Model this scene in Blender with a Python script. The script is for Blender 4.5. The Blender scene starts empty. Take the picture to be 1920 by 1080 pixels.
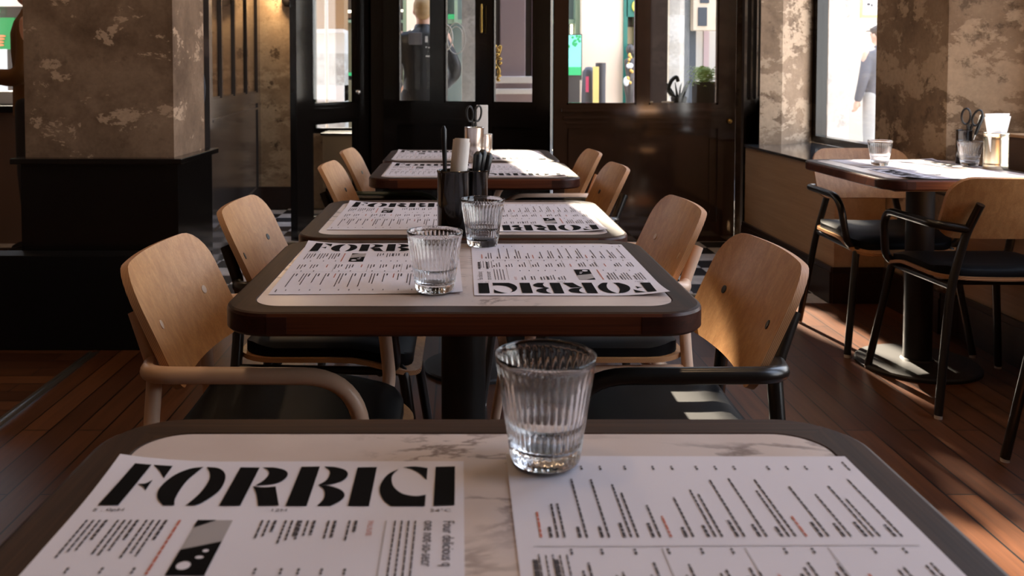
import bpy, bmesh, math, random
from mathutils import Vector, Matrix
R = math.radians
C = bpy.context.scene.collection
sc = bpy.context.scene

# ------------------------------------------------------------------ camera, sky, sun, exposure
CAMH = 1.10; F = 1671.0; PX, PY = 863.0, 209.0; PITCH = R(2.3)
cam = bpy.data.cameras.new('camera'); cam_o = bpy.data.objects.new('camera', cam); C.objects.link(cam_o)
cam_o.location = (0, 0, CAMH); cam_o.rotation_euler = (R(90) - PITCH, 0, 0)
cam.sensor_width = 36; cam.lens = F/1920*36
cam.shift_x = (960-PX)/1920; cam.shift_y = -(540-PY)/1920
cam.clip_start = 0.05; cam.clip_end = 200
cam.dof.use_dof = True; cam.dof.focus_distance = 1.65; cam.dof.aperture_fstop = 9.5
sc.camera = cam_o

def pt(x, y, Y):
    """pixel of the photograph -> world point on the plane at distance Y"""
    dx = (x-PX)/F; dy = (y-PY)/F
    c, s = math.cos(PITCH), math.sin(PITCH)
    d = Vector((dx, c - dy*s, -s - dy*c))
    t = Y/d.y
    return Vector((d.x*t, Y, CAMH + d.z*t))
def onz(x, y, z):
    """pixel -> world point on the horizontal plane at height z"""
    dx = (x-PX)/F; dy = (y-PY)/F
    c, s = math.cos(PITCH), math.sin(PITCH)
    d = Vector((dx, c - dy*s, -s - dy*c))
    t = (z-CAMH)/d.z
    return Vector((d.x*t, d.y*t, z))

w = bpy.data.worlds.new('sky'); sc.world = w; w.use_nodes = True
wn = w.node_tree; bgn = wn.nodes['Background']
tc = wn.nodes.new('ShaderNodeTexCoord'); sx = wn.nodes.new('ShaderNodeSeparateXYZ'); cr = wn.nodes.new('ShaderNodeValToRGB')
wn.links.new(tc.outputs['Generated'], sx.inputs[0]); wn.links.new(sx.outputs['Z'], cr.inputs[0])
cr.color_ramp.elements[0].position = 0.0; cr.color_ramp.elements[0].color = (0.95, 0.93, 0.90, 1)
cr.color_ramp.elements[1].position = 0.6; cr.color_ramp.elements[1].color = (0.62, 0.74, 1.0, 1)
wn.links.new(cr.outputs[0], bgn.inputs['Color']); bgn.inputs['Strength'].default_value = 5.8

SUN_EL = R(31); SUN_DX = 0.10
sun = bpy.data.lights.new('sun', 'SUN'); sun.energy = 46; sun.angle = R(0.6); sun.color = (1.0, 0.86, 0.68)
sun_o = bpy.data.objects.new('sun', sun); C.objects.link(sun_o)
sd = Vector((SUN_DX, -1, -math.tan(SUN_EL)*math.hypot(1, SUN_DX)))
sun_o.rotation_euler = sd.to_track_quat('-Z', 'Y').to_euler(); sun_o.location = (0, 20, 12)

sc.view_settings.view_transform = 'Standard'; sc.view_settings.look = 'None'
sc.view_settings.exposure = 0.0; sc.view_settings.gamma = 1.0; sc.view_settings.use_curve_mapping = False
sc.cycles.use_denoising = True
sc.cycles.max_bounces = 14; sc.cycles.transparent_max_bounces = 24; sc.cycles.transmission_bounces = 14
sc.cycles.glossy_bounces = 8; sc.cycles.diffuse_bounces = 5
sc.cycles.caustics_refractive = False; sc.cycles.caustics_reflective = False
sc.cycles.sample_clamp_indirect = 6.0

# ------------------------------------------------------------------ materials
MATS = {}
def nm(name):
    m = bpy.data.materials.new(name); m.use_nodes = True; MATS[name] = m
    nt = m.node_tree; return m, nt, nt.nodes['Principled BSDF']
def plain(name, col, rough=0.5, metal=0.0, spec=0.5, coat=0.0, emit=None, es=1.0):
    m, nt, b = nm(name)
    b.inputs['Base Color'].default_value = (*col, 1); b.inputs['Roughness'].default_value = rough
    b.inputs['Metallic'].default_value = metal; b.inputs['Specular IOR Level'].default_value = spec
    b.inputs['Coat Weight'].default_value = coat; b.inputs['Coat Roughness'].default_value = 0.08
    if emit: b.inputs['Emission Color'].default_value = (*emit, 1); b.inputs['Emission Strength'].default_value = es
    return m
def nd(nt, t, **kw):
    n = nt.nodes.new(t)
    for k, v in kw.items(): setattr(n, k, v)
    return n
def mapping(nt, scale=(1,1,1), rot=(0,0,0), coord='Object'):
    t = nd(nt, 'ShaderNodeTexCoord'); m = nd(nt, 'ShaderNodeMapping')
    m.inputs['Scale'].default_value = scale; m.inputs['Rotation'].default_value = rot
    nt.links.new(t.outputs[coord], m.inputs[0]); return m.outputs[0]
def noise(nt, vec, scale, detail=4, rough=0.55, dist=0.0):
    n = nd(nt, 'ShaderNodeTexNoise'); n.inputs['Scale'].default_value = scale; n.inputs['Detail'].default_value = detail
    n.inputs['Roughness'].default_value = rough; n.inputs['Distortion'].default_value = dist
    if vec: nt.links.new(vec, n.inputs['Vector'])
    return n.outputs['Fac']
def ramp(nt, fac, stops):
    r = nd(nt, 'ShaderNodeValToRGB'); nt.links.new(fac, r.inputs[0]); e = r.color_ramp.elements
    while len(e) < len(stops): e.new(0.5)
    for k, (p, c) in enumerate(stops):
        e[k].position = p; e[k].color = (*c, 1) if len(c) == 3 else c
    return r.outputs[0]
def mixc(nt, fac, a, b, mode='MIX'):
    m = nd(nt, 'ShaderNodeMix', data_type='RGBA', blend_type=mode)
    def put(sock, v):
        if isinstance(v, tuple): sock.default_value = (*v, 1)
        elif isinstance(v, float): sock.default_value = v
        else: nt.links.new(v, sock)
    put(m.inputs[0], fac); put(m.inputs[6], a); put(m.inputs[7], b)
    return m.outputs[2]
def bump(nt, b, h, strength=0.2, dist=0.01):
    n = nd(nt, 'ShaderNodeBump'); n.inputs['Strength'].default_value = strength; n.inputs['Distance'].default_value = dist
    nt.links.new(h, n.inputs['Height']); nt.links.new(n.outputs[0], b.inputs['Normal'])

def wood(name, dark, light, axis='X', rough=0.35, scale=1.0, coat=0.0, contrast=1.0, spec=0.5):
    m, nt, b = nm(name)
    s = {'X': (1.2, 22, 22), 'Y': (22, 1.2, 22), 'Z': (22, 22, 1.2)}[axis]
    v = mapping(nt, tuple(k*scale for k in s))
    n1 = noise(nt, v, 1.6, 3, 0.5, 0.6)
    s2 = {'X': (3, 160, 160), 'Y': (160, 3, 160), 'Z': (160, 160, 3)}[axis]
    v2 = mapping(nt, tuple(k*scale for k in s2)); n2 = noise(nt, v2, 1.5, 2, 0.6)
    c1 = ramp(nt, n1, [(0.3, dark), (0.72, light)])
    d = tuple(k*(1-0.35*contrast) for k in light)
    c2 = mixc(nt, ramp(nt, n2, [(0.42, (1,1,1)), (0.6, (0.0,0.0,0.0))]), c1, mixc(nt, 0.35*contrast, c1, tuple(k*0.25 for k in dark)))
    nt.links.new(c2, b.inputs['Base Color']); b.inputs['Roughness'].default_value = rough
    b.inputs['Coat Weight'].default_value = coat; b.inputs['Coat Roughness'].default_value = 0.15
    b.inputs['Specular IOR Level'].default_value = spec
    bump(nt, b, n2, 0.08, 0.002)
    return m
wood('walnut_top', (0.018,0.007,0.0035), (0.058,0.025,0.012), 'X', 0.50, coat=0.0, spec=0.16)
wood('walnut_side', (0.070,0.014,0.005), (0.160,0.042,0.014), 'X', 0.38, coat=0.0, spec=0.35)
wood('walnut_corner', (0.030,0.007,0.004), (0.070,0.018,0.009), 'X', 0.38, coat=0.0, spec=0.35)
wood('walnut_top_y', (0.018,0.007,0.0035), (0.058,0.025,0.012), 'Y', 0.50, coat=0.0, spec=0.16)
wood('oak_veneer', (0.48,0.225,0.085), (0.64,0.335,0.14), 'Z', 0.40, scale=1.5, contrast=0.45, coat=0.05, spec=0.35)
wood('panel_wood', (0.42,0.25,0.13), (0.50,0.31,0.17), 'Y', 0.55, scale=0.6, contrast=0.3)
wood('skirting_wood', (0.020,0.008,0.004), (0.035,0.014,0.007), 'Y', 0.4)
# plywood edge: fine dark glue lines
m, nt, b = nm('ply_edge')
v = mapping(nt, (1,1,1), (R(-23.6),0,0)); wv = nd(nt, 'ShaderNodeTexWave'); wv.inputs['Scale'].default_value = 120; wv.bands_direction = 'Y'
nt.links.new(v, wv.inputs['Vector'])
nt.links.new(ramp(nt, wv.outputs['Fac'], [(0.25, (0.30,0.125,0.045)), (0.6, (0.60,0.31,0.14))]), b.inputs['Base Color']); b.inputs['Roughness'].default_value = 0.5
# marble
def marble(name, base, base2, vein, vs=3.0):
    m, nt, b = nm(name)
    v = mapping(nt, (1.0,1.4,1.0), (0,0,0.5))
    n0 = noise(nt, v, 3.0, 5, 0.6, 0.3)
    col = ramp(nt, n0, [(0.3, base2), (0.65, base)])
    n1 = noise(nt, v, vs, 8, 0.62, 1.2)
    ab = nd(nt, 'ShaderNodeMath', operation='SUBTRACT'); nt.links.new(n1, ab.inputs[0]); ab.inputs[1].default_value = 0.5
    a2 = nd(nt, 'ShaderNodeMath', operation='ABSOLUTE'); nt.links.new(ab.outputs[0], a2.inputs[0])
    vm = ramp(nt, a2.outputs[0], [(0.0, (1,1,1)), (0.010, (0.75,0.75,0.75)), (0.022, (0,0,0))])
    n2 = noise(nt, v, 5.0, 3, 0.5); msk = ramp(nt, n2, [(0.47, (0,0,0)), (0.60, (1,1,1))])
    vv = mixc(nt, 1.0, vm, msk, 'MULTIPLY')
    nt.links.new(mixc(nt, vv, col, vein), b.inputs['Base Color'])
    b.inputs['Roughness'].default_value = 0.32; b.inputs['Specular IOR Level'].default_value = 0.35
    return m
marble('marble_top', (0.63,0.53,0.49), (0.54,0.435,0.395), (0.20,0.14,0.12))
plain('paper', (0.70,0.66,0.715), 0.6, spec=0.2)
plain('ink', (0.006,0.005,0.005), 0.8, spec=0.05)
plain('grey_ink', (0.07,0.06,0.065), 0.7, spec=0.2)
plain('red_ink', (0.50,0.13,0.08), 0.6)
plain('picture_grey', (0.34,0.31,0.31), 0.6)
plain('black_metal', (0.012,0.009,0.007), 0.28, spec=0.6)
plain('beige_metal', (0.78,0.52,0.36), 0.35)
plain('green_metal', (0.04,0.06,0.045), 0.35)
plain('pedestal_black', (0.010,0.007,0.006), 0.5)
plain('black_leather', (0.007,0.0065,0.0068), 0.45, spec=0.06)
plain('dowel_pale', (0.62,0.46,0.33), 0.4)
plain('dowel_black', (0.01,0.01,0.01), 0.4)
plain('dowel_green', (0.16,0.19,0.16), 0.4)
plain('foot_clear', (0.7,0.65,0.6), 0.2)
plain('gloss_black', (0.0075,0.0055,0.0045), 0.13, spec=0.6)
plain('gloss_black_warmed', (0.034,0.016,0.009), 0.09, spec=0.7, coat=1.0)  # black door paint browned to stand in for warm reflected light
plain('gloss_grey', (0.055,0.046,0.042), 0.17, spec=0.6, coat=0.4)
plain('matte_black', (0.004,0.003,0.003), 0.6, spec=0.2)
plain('frame_black', (0.012,0.011,0.012), 0.4)
plain('frame_edge', (0.55,0.45,0.36), 0.35)
plain('steel', (0.75,0.70,0.65), 0.22, metal=1.0)
plain('brass', (0.45,0.28,0.08), 0.25, metal=1.0)
plain('tin', (0.80,0.72,0.55), 0.25, metal=1.0)
plain('napkin', (0.82,0.74,0.66), 0.8)
plain('white_napkin', (0.88,0.86,0.83), 0.8)
plain('plastic_black', (0.006,0.006,0.007), 0.35)
plain('sill_slate', (0.05,0.052,0.055), 0.12, spec=0.9, coat=0.6)
plain('ceiling_paint', (0.35,0.28,0.22), 0.8)
plain('rear_paint', (0.30,0.22,0.16), 0.8)
plain('pillar_purple', (0.36,0.27,0.28), 0.6)
plain('stone_white', (0.85,0.80,0.76), 0.6)
plain('cream_wall', (0.90,0.70,0.53), 0.8)
plain('cream_box', (0.50,0.36,0.21), 0.6)
plain('shop_green', (0.015,0.16,0.12), 0.5)
plain('shop_sage', (0.22,0.30,0.20), 0.5)
plain('shop_dark', (0.055,0.045,0.04), 0.3)
plain('shop_olive', (0.16,0.13,0.07), 0.6)
plain('shop_greyglass', (0.16,0.20,0.18), 0.25)
plain('screen_cyan', (0.1,0.4,0.35), 0.4, emit=(0.35,0.95,0.82), es=0.9)
plain('screen_green', (0.02,0.3,0.1), 0.4, emit=(0.06,0.55,0.2), es=0.7)
plain('screen_leaf', (0.02,0.3,0.1), 0.4, emit=(0.03,0.28,0.08), es=0.8)
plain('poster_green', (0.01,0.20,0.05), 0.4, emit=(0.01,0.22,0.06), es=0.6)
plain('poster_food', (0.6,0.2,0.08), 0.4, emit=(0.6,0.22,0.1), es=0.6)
plain('sign_yellow', (0.80,0.74,0.12), 0.5)
plain('neon_green', (0.0,0.6,0.2), 0.4, emit=(0.0,0.9,0.3), es=1.5)
plain('shop_light', (1,0.9,0.7), 0.4, emit=(1.0,0.86,0.62), es=4)
plain('bollard_black', (0.06,0.055,0.06), 0.5)
plain('bollard_yellow', (0.90,0.72,0.25), 0.5)
plain('pink', (0.75,0.10,0.22), 0.6)
plain('pavement', (0.42,0.38,0.34), 0.8)
plain('road', (0.30,0.28,0.26), 0.8)
plain('white_paint', (0.80,0.78,0.74), 0.5)
plain('grey_render', (0.42,0.40,0.37), 0.8)
plain('rust_render', (0.40,0.24,0.12), 0.8)
plain('navy_render', (0.045,0.055,0.07), 0.7)
plain('beige_render', (0.58,0.50,0.40), 0.8)
plain('skin', (0.72,0.42,0.30), 0.5)
plain('hair_blond', (0.50,0.32,0.14), 0.6)
plain('hair_dark', (0.05,0.03,0.02), 0.6)
plain('jacket_black', (0.012,0.012,0.014), 0.45)
plain('jacket_grey', (0.16,0.15,0.16), 0.6)
plain('print_white', (0.8,0.8,0.8), 0.6)
plain('sweater_brown', (0.17,0.075,0.018), 0.8)
plain('coat_blue', (0.030,0.034,0.045), 0.6)
plain('coat_grey', (0.11,0.11,0.125), 0.8)
plain('trousers_dark', (0.02,0.02,0.025), 0.7)
plain('trousers_sand', (0.45,0.42,0.38), 0.8)
plain('fern_green', (0.48,0.62,0.18), 0.6)
plain('post_brown', (0.020,0.012,0.009), 0.8, spec=0.15)
plain('blocker_leaf', (0.035,0.035,0.02), 0.8, spec=0.1)
plain('dark_leaf', (0.012,0.016,0.008), 0.4)
plain('pot_cream', (0.75,0.65,0.5), 0.7)
plain('pot_dark', (0.02,0.018,0.016), 0.6)
plain('pot_grey', (0.10,0.09,0.075), 0.7)
plain('gold_cloth', (0.75,0.45,0.12), 0.3, metal=0.6)
plain('bulb', (1,0.8,0.5), 0.4, emit=(1.0,0.72,0.40), es=25)
plain('bar_marble', (0.14,0.075,0.05), 0.35)
plain('brown_box', (0.10,0.05,0.025), 0.5)
plain('track_metal', (0.35,0.34,0.33), 0.35, metal=1.0)
plain('aluminium', (0.55,0.5,0.42), 0.3, metal=1.0)
plain('decal_white', (0.85,0.88,0.85), 0.6)
plain('decal_green', (0.06,0.25,0.16), 0.6)

def plaster(name, dark, mid, light, lo=0.50, hi=0.56, sc_=1.0, seed=0.0, blot=0.5):
    """limewash plaster worn through in ragged patches"""
    m, nt, b = nm(name)
    t = nd(nt, 'ShaderNodeTexCoord')
    def mp(sx_, sy_, sz_, o_):
        q = nd(nt, 'ShaderNodeMapping'); q.inputs['Scale'].default_value = (sx_*sc_, sy_*sc_, sz_*sc_); q.inputs['Location'].default_value = (seed+o_, seed*0.7+o_, seed*1.3)
        nt.links.new(t.outputs['Object'], q.inputs[0]); return q.outputs[0]
    v = mp(1, 1, 1, 0); v2 = mp(0.8, 0.8, 1.35, 3)
    big = noise(nt, v, 1.7, 5, 0.6, 0.3)
    base = ramp(nt, big, [(0.34, dark), (0.52, mid), (0.70, tuple(0.6*a+0.4*c for a, c in zip(mid, light)))])
    patch = noise(nt, v2, 2.6, 12, 0.70, 0.25)
    msk = ramp(nt, patch, [(lo, (0,0,0)), (hi, (1,1,1))])
    c = mixc(nt, msk, base, light)
    spots = noise(nt, v, 5.0, 10, 0.75, 0.1)
    sm = ramp(nt, spots, [(0.57, (0,0,0)), (0.63, (1,1,1))])
    c = mixc(nt, mixc(nt, 1.0, sm, (blot, blot, blot), 'MULTIPLY'), c, tuple(k*0.45 for k in dark))
    fine = noise(nt, v, 30, 4, 0.65)
    c = mixc(nt, 0.35, c, ramp(nt, fine, [(0.3, (0.45,0.45,0.45)), (0.7, (1,1,1))]), 'MULTIPLY')
    nt.links.new(c, b.inputs['Base Color']); b.inputs['Roughness'].default_value = 0.75
    b.inputs['Specular IOR Level'].default_value = 0.3
    bump(nt, b, patch, 0.25, 0.01)
    return m
plaster('plaster_pillar', (0.150,0.088,0.050), (0.250,0.155,0.095), (0.56,0.38,0.25), 0.572, 0.586, 2.2, 1.3, 0.3)
plaster('plaster_pier', (0.15,0.095,0.055), (0.30,0.20,0.125), (0.50,0.36,0.24), 0.50, 0.53, 1.6, 5.1, 0.6)
plaster('plaster_pale', (0.42,0.33,0.24), (0.58,0.48,0.37), (0.72,0.62,0.50), 0.48, 0.54, 1.5, 9.2, 0.8)
plaster('plaster_spotted', (0.30,0.20,0.12), (0.50,0.36,0.23), (0.58,0.43,0.28), 0.50, 0.56, 1.4, 2.2, 1.0)
plaster('plaster_outer', (0.45,0.42,0.38), (0.60,0.57,0.52), (0.72,0.70,0.66), 0.5, 0.56, 1.0, 4.2, 0.4)

# glass: a thin pane (straight-through with a fresnel reflection) and solid tumbler glass
m = bpy.data.materials.new('window_glass'); m.use_nodes = True; MATS['window_glass'] = m; nt = m.node_tree; nt.nodes.clear()
o = nd(nt, 'ShaderNodeOutputMaterial'); mx = nd(nt, 'ShaderNodeMixShader'); tr = nd(nt, 'ShaderNodeBsdfTransparent'); gl = nd(nt, 'ShaderNodeBsdfGlossy')
lw = nd(nt, 'ShaderNodeLayerWeight'); lw.inputs['Blend'].default_value = 0.5; gl.inputs['Roughness'].default_value = 0.02
pw = nd(nt, 'ShaderNodeMath', operation='POWER'); pw.inputs[1].default_value = 5.0; nt.links.new(lw.outputs['Facing'], pw.inputs[0])
ml = nd(nt, 'ShaderNodeMath', operation='MULTIPLY_ADD'); ml.inputs[1].default_value = 0.92; ml.inputs[2].default_value = 0.035; nt.links.new(pw.outputs[0], ml.inputs[0])
tr.inputs['Color'].default_value = (0.965,0.97,0.965,1)
nt.links.new(ml.outputs[0], mx.inputs[0]); nt.links.new(tr.outputs[0], mx.inputs[1]); nt.links.new(gl.outputs[0], mx.inputs[2]); nt.links.new(mx.outputs[0], o.inputs[0])
m, nt, b = nm('tumbler_glass')
b.inputs['Base Color'].default_value = (0.985,0.985,0.985,1); b.inputs['Transmission Weight'].default_value = 1.0; b.inputs['Roughness'].default_value = 0.0; b.inputs['IOR'].default_value = 1.48

# floor boards along Y
def boards(name, axis):
    m, nt, b = nm(name)
    rot = (0,0,R(90)) if axis == 'Y' else (0,0,0)
    v = mapping(nt, (1,1,1), rot)
    br = nd(nt, 'ShaderNodeTexBrick'); br.offset = 0.37; br.offset_frequency = 2
    br.inputs['Scale'].default_value = 1.0; br.inputs['Brick Width'].default_value = 1.15; br.inputs['Row Height'].default_value = 0.085
    br.inputs['Mortar Size'].default_value = 0.0028; br.inputs['Mortar Smooth'].default_value = 0.1; br.inputs['Bias'].default_value = 0.0
    br.inputs['Color1'].default_value = (0.120,0.041,0.014,1); br.inputs['Color2'].default_value = (0.058,0.018,0.0065,1); br.inputs['Mortar'].default_value = (0.004,0.002,0.001,1)
    nt.links.new(v, br.inputs['Vector'])
    v2 = mapping(nt, (30,1.5,1) if axis == 'Y' else (1.5,30,1)); g = noise(nt, v2, 2.0, 4, 0.6, 0.4)
    c = mixc(nt, 0.55, br.outputs['Color'], ramp(nt, g, [(0.3, (0.35,0.35,0.35)), (0.7, (1.25,1.25,1.25))]), 'MULTIPLY')
    nt.links.new(c, b.inputs['Base Color']); b.inputs['Roughness'].default_value = 0.36; b.inputs['Specular IOR Level'].default_value = 0.45
    iv = nd(nt, 'ShaderNodeMath', operation='SUBTRACT'); iv.inputs[0].default_value = 1.0; nt.links.new(br.outputs['Fac'], iv.inputs[1])
    bump(nt, b, iv.outputs[0], 0.08, 0.001)
boards('floor_boards', 'Y'); boards('floor_boards_x', 'X')
m, nt, b = nm('checker_tile')
v = mapping(nt, (1,1,1)); ck = nd(nt, 'ShaderNodeTexChecker'); ck.inputs['Scale'].default_value = 5.0
ck.inputs['Color1'].default_value = (0.62,0.58,0.55,1); ck.inputs['Color2'].default_value = (0.030,0.032,0.038,1)
mpc = nd(nt, 'ShaderNodeMapping'); mpc.inputs['Location'].default_value = (0.02,-0.066,0.1); nt.links.new(v, mpc.inputs[0]); nt.links.new(mpc.outputs[0], ck.inputs['Vector'])
n = noise(nt, v, 9, 6, 0.6, 0.8)
nt.links.new(mixc(nt, 0.6, ck.outputs[0], ramp(nt, n, [(0.3, (0.45,0.45,0.45)), (0.65, (1.1,1.1,1.1))]), 'MULTIPLY'), b.inputs['Base Color']); b.inputs['Roughness'].default_value = 0.25

# ------------------------------------------------------------------ mesh helpers
class MB:
    def __init__(s): s.v = []; s.f = []; s.mi = []; s.cur = 0
    def add(s, vs, fs, mi=None):
        o = len(s.v); s.v += [tuple(v) for v in vs]
        for f in fs: s.f.append(tuple(o+i for i in f)); s.mi.append(s.cur if mi is None else mi)
        return s
    def box(s, a, b, mi=None):
        x0,y0,z0 = [min(p,q) for p,q in zip(a,b)]; x1,y1,z1 = [max(p,q) for p,q in zip(a,b)]
        return s.add([(x0,y0,z0),(x1,y0,z0),(x1,y1,z0),(x0,y1,z0),(x0,y0,z1),(x1,y0,z1),(x1,y1,z1),(x0,y1,z1)],
              [(0,3,2,1),(4,5,6,7),(0,1,5,4),(1,2,6,5),(2,3,7,6),(3,0,4,7)], mi)
    def bevbox(s, a, b, r=0.006):
        bm = bmesh.new(); bmesh.ops.create_cube(bm, size=1)
        c = [(p+q)/2 for p,q in zip(a,b)]; d = [abs(q-p) for p,q in zip(a,b)]
        for v in bm.verts: v.co = Vector((c[0]+v.co.x*d[0], c[1]+v.co.y*d[1], c[2]+v.co.z*d[2]))
        bmesh.ops.bevel(bm, geom=bm.edges[:], offset=min(r, min(d)*0.4), segments=2, affect='EDGES', profile=0.6)
        s.add([v.co for v in bm.verts], [[v.index for v in f.verts] for f in bm.faces]); bm.free(); return s
    def wall(s, p, q, t, z0, z1):
        """upright slab between plan points p and q, thickness t to both sides"""
        d = Vector((q[0]-p[0], q[1]-p[1], 0)).normalized(); n = Vector((-d.y, d.x, 0))*(t/2)
        P = [Vector((p[0],p[1],0))-n, Vector((q[0],q[1],0))-n, Vector((q[0],q[1],0))+n, Vector((p[0],p[1],0))+n]
        return s.prism([(a.x,a.y) for a in P], z0, z1)
    def prism(s, poly, z0, z1, mi=None):
        n = len(poly)
        vs = [(x,y,z0) for x,y in poly]+[(x,y,z1) for x,y in poly]
        fs = [tuple(range(n-1,-1,-1)), tuple(range(n,2*n))]+[(i,(i+1)%n,n+(i+1)%n,n+i) for i in range(n)]
        return s.add(vs, fs, mi)
    def tube(s, path, r, seg=14, cap=True):
        path = [Vector(p) for p in path]; n = len(path)
        rr = r if isinstance(r, (list,tuple)) else [r]*n
        up = None; rings = []
        for i in range(n):
            t = (path[min(i+1,n-1)]-path[max(i-1,0)])
            t = t.normalized() if t.length > 1e-9 else Vector((0,0,1))
            if up is None: up = Vector((0,0,1)) if abs(t.z) < 0.9 else Vector((1,0,0))
            a = (up - t*up.dot(t)).normalized(); up = a; b = t.cross(a)
            rings.append([path[i]+(a*math.cos(2*math.pi*k/seg)+b*math.sin(2*math.pi*k/seg))*rr[i] for k in range(seg)])
        vs = [p for g in rings for p in g]; fs = []
        for i in range(n-1):
            for k in range(seg):
                k2 = (k+1)%seg; fs.append((i*seg+k, i*seg+k2, (i+1)*seg+k2, (i+1)*seg+k))
        if cap: fs.append(tuple(range(seg-1,-1,-1))); fs.append(tuple((n-1)*seg+k for k in range(seg)))
        return s.add(vs, fs)
    def lathe(s, prof, c=(0,0,0), seg=32, closed=False):
        n = len(prof); vs = []; fs = []
        for r, z in prof:
            for k in range(seg):
                a = 2*math.pi*k/seg; vs.append((c[0]+r*math.cos(a), c[1]+r*math.sin(a), c[2]+z))
        for i in range(n-1):
            for k in range(seg):
                k2 = (k+1)%seg; fs.append((i*seg+k, i*seg+k2, (i+1)*seg+k2, (i+1)*seg+k))
        if not closed: fs.append(tuple(range(seg-1,-1,-1))); fs.append(tuple((n-1)*seg+k for k in range(seg)))
        return s.add(vs, fs)
    def ball(s, c, r, seg=16, rings=10):
        rx,ry,rz = r if isinstance(r,(tuple,list)) else (r,r,r)
        vs = [(c[0],c[1],c[2]-rz)]; fs = []
        for i in range(1, rings):
            p = -math.pi/2+math.pi*i/rings
            for k in range(seg):
                a = 2*math.pi*k/seg; vs.append((c[0]+rx*math.cos(p)*math.cos(a), c[1]+ry*math.cos(p)*math.sin(a), c[2]+rz*math.sin(p)))
        vs.append((c[0],c[1],c[2]+rz)); L = len(vs)-1
        for k in range(seg): fs.append((0, 1+(k+1)%seg, 1+k)); fs.append((L, L-seg+k, L-seg+(k+1)%seg))
        for i in range(rings-2):
            for k in range(seg):
                k2 = (k+1)%seg; a = 1+i*seg; fs.append((a+k, a+k2, a+seg+k2, a+seg+k))
        return s.add(vs, fs)
    def xf(s, M):
        s.v = [tuple(M @ Vector(v)) for v in s.v]; return s
    def build(s, name, mats, parent=None, smooth=None, loc=None, origin=None):
        me = bpy.data.meshes.new(name)
        vs = s.v
        if origin is not None: vs = [(a-origin[0], b-origin[1], c-origin[2]) for a,b,c in vs]
        me.from_pydata(vs, [], s.f)
        if isinstance(mats, str): mats = [mats]
        for m_ in mats: me.materials.append(MATS[m_])
        for p, mi in zip(me.polygons, s.mi): p.material_index = min(mi, len(mats)-1)
        bm = bmesh.new(); bm.from_mesh(me); bmesh.ops.recalc_face_normals(bm, faces=bm.faces[:]); bm.to_mesh(me); bm.free()
        if smooth:
            me.shade_smooth(); me.set_sharp_from_angle(angle=R(smooth))
        ob = bpy.data.objects.new(name, me); C.objects.link(ob)
        if parent is not None: ob.parent = parent
        if origin is not None: ob.location = origin
        if loc is not None: ob.location = loc
        return ob

def tag(o, label=None, cat=None, group=None, kind=None):
    if label: o['label'] = label
    if cat: o['category'] = cat
    if group: o['group'] = group
    if kind: o['kind'] = kind
    return o
def empty(name, loc=(0,0,0), rz=0, label=None, cat=None, group=None, kind=None):
    o = bpy.data.objects.new(name, None); C.objects.link(o); o.location = loc; o.rotation_euler = (0,0,rz)
    o.empty_display_size = 0.1
    return tag(o, label, cat, group, kind)
def struct(o): o['kind'] = 'structure'; return o
def copy_tree(o, parent=None):
    c = o.copy(); C.objects.link(c); c.parent = parent
    for ch in list(o.children): copy_tree(ch, c)
    return c
def cat_path(pts, n=6):
    """smooth curve through points"""
    P = [Vector(p) for p in pts]; out = []
    for i in range(len(P)-1):
        a = P[i-1] if i > 0 else P[i]*2-P[i+1]; b, c = P[i], P[i+1]; d = P[i+2] if i+2 < len(P) else P[i+1]*2-P[i]
        for k in range(n):
            t = k/n; out.append(0.5*((2*b)+(c-a)*t+(2*a-5*b+4*c-d)*t*t+(3*b-a-3*c+d)*t**3))
    out.append(P[-1]); return out
def fillet(pts, r, n=6):
    """polyline with rounded corners"""
    P = [Vector(p) for p in pts]; out = [P[0]]
    for i in range(1, len(P)-1):
        a = (P[i-1]-P[i]); b = (P[i+1]-P[i]); rr = r[i-1] if isinstance(r,(list,tuple)) else r
        rr = min(rr, a.length*0.48, b.length*0.48); A = P[i]+a.normalized()*rr; B = P[i]+b.normalized()*rr
        for k in range(n+1):
            t = k/n; out.append(A*(1-t)**2+P[i]*2*t*(1-t)+B*t*t)
    out.append(P[-1]); return out
def rrect(w, d, r, n=8, cx=0, cy=0):
    pts = []
    for sx_, sy_, a0 in ((1,1,0),(-1,1,90),(-1,-1,180),(1,-1,270)):
        for k in range(n+1):
            a = R(a0+90*k/n); pts.append((cx+sx_*(w/2-r)+r*math.cos(a), cy+sy_*(d/2-r)+r*math.sin(a)))
    return pts
# ------------------------------------------------------------------ the room
def sx_on(px, p, q):
    """fraction along the plan line p-q met by image column px"""
    k = (px-PX)/F; dx, dy = q[0]-p[0], q[1]-p[1]
    return (k*p[1]-p[0])/(dx-k*dy)
def seg_box(mb, p, q, a0, a1, z0, z1, t, off=0.0, mi=None):
    """slab standing on plan line p-q between fractions a0 and a1"""
    d = Vector((q[0]-p[0], q[1]-p[1])); n = Vector((-d.y, d.x)).normalized()
    A = Vector(p)+d*a0+n*off; B = Vector(p)+d*a1+n*off; h = n*(t/2)
    return mb.prism([tuple(A-h), tuple(B-h), tuple(B+h), tuple(A+h)], z0, z1, mi)
ZC = 4.15
TILE_Y = 4.275
struct(MB().box((-1.455, -3.3, -0.05), (2.44, TILE_Y, 0)).build('floor', 'floor_boards'))
struct(MB().box((-5.0, -3.3, -0.05), (-1.455, TILE_Y, 0)).build('floor_side', 'floor_boards_x'))
struct(MB().box((-5.0, TILE_Y, -0.05), (2.44, 7.45, 0)).build('floor_tile', 'checker_tile'))
mb = MB(); mb.box((-1.475, -3.3, 0), (-1.463, 3.5, 0.006)); mb.box((-1.447, -3.3, 0), (-1.435, 3.5, 0.006)); mb.box((-1.463, -3.3, 0), (-1.447, 3.5, 0.002))
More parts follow.
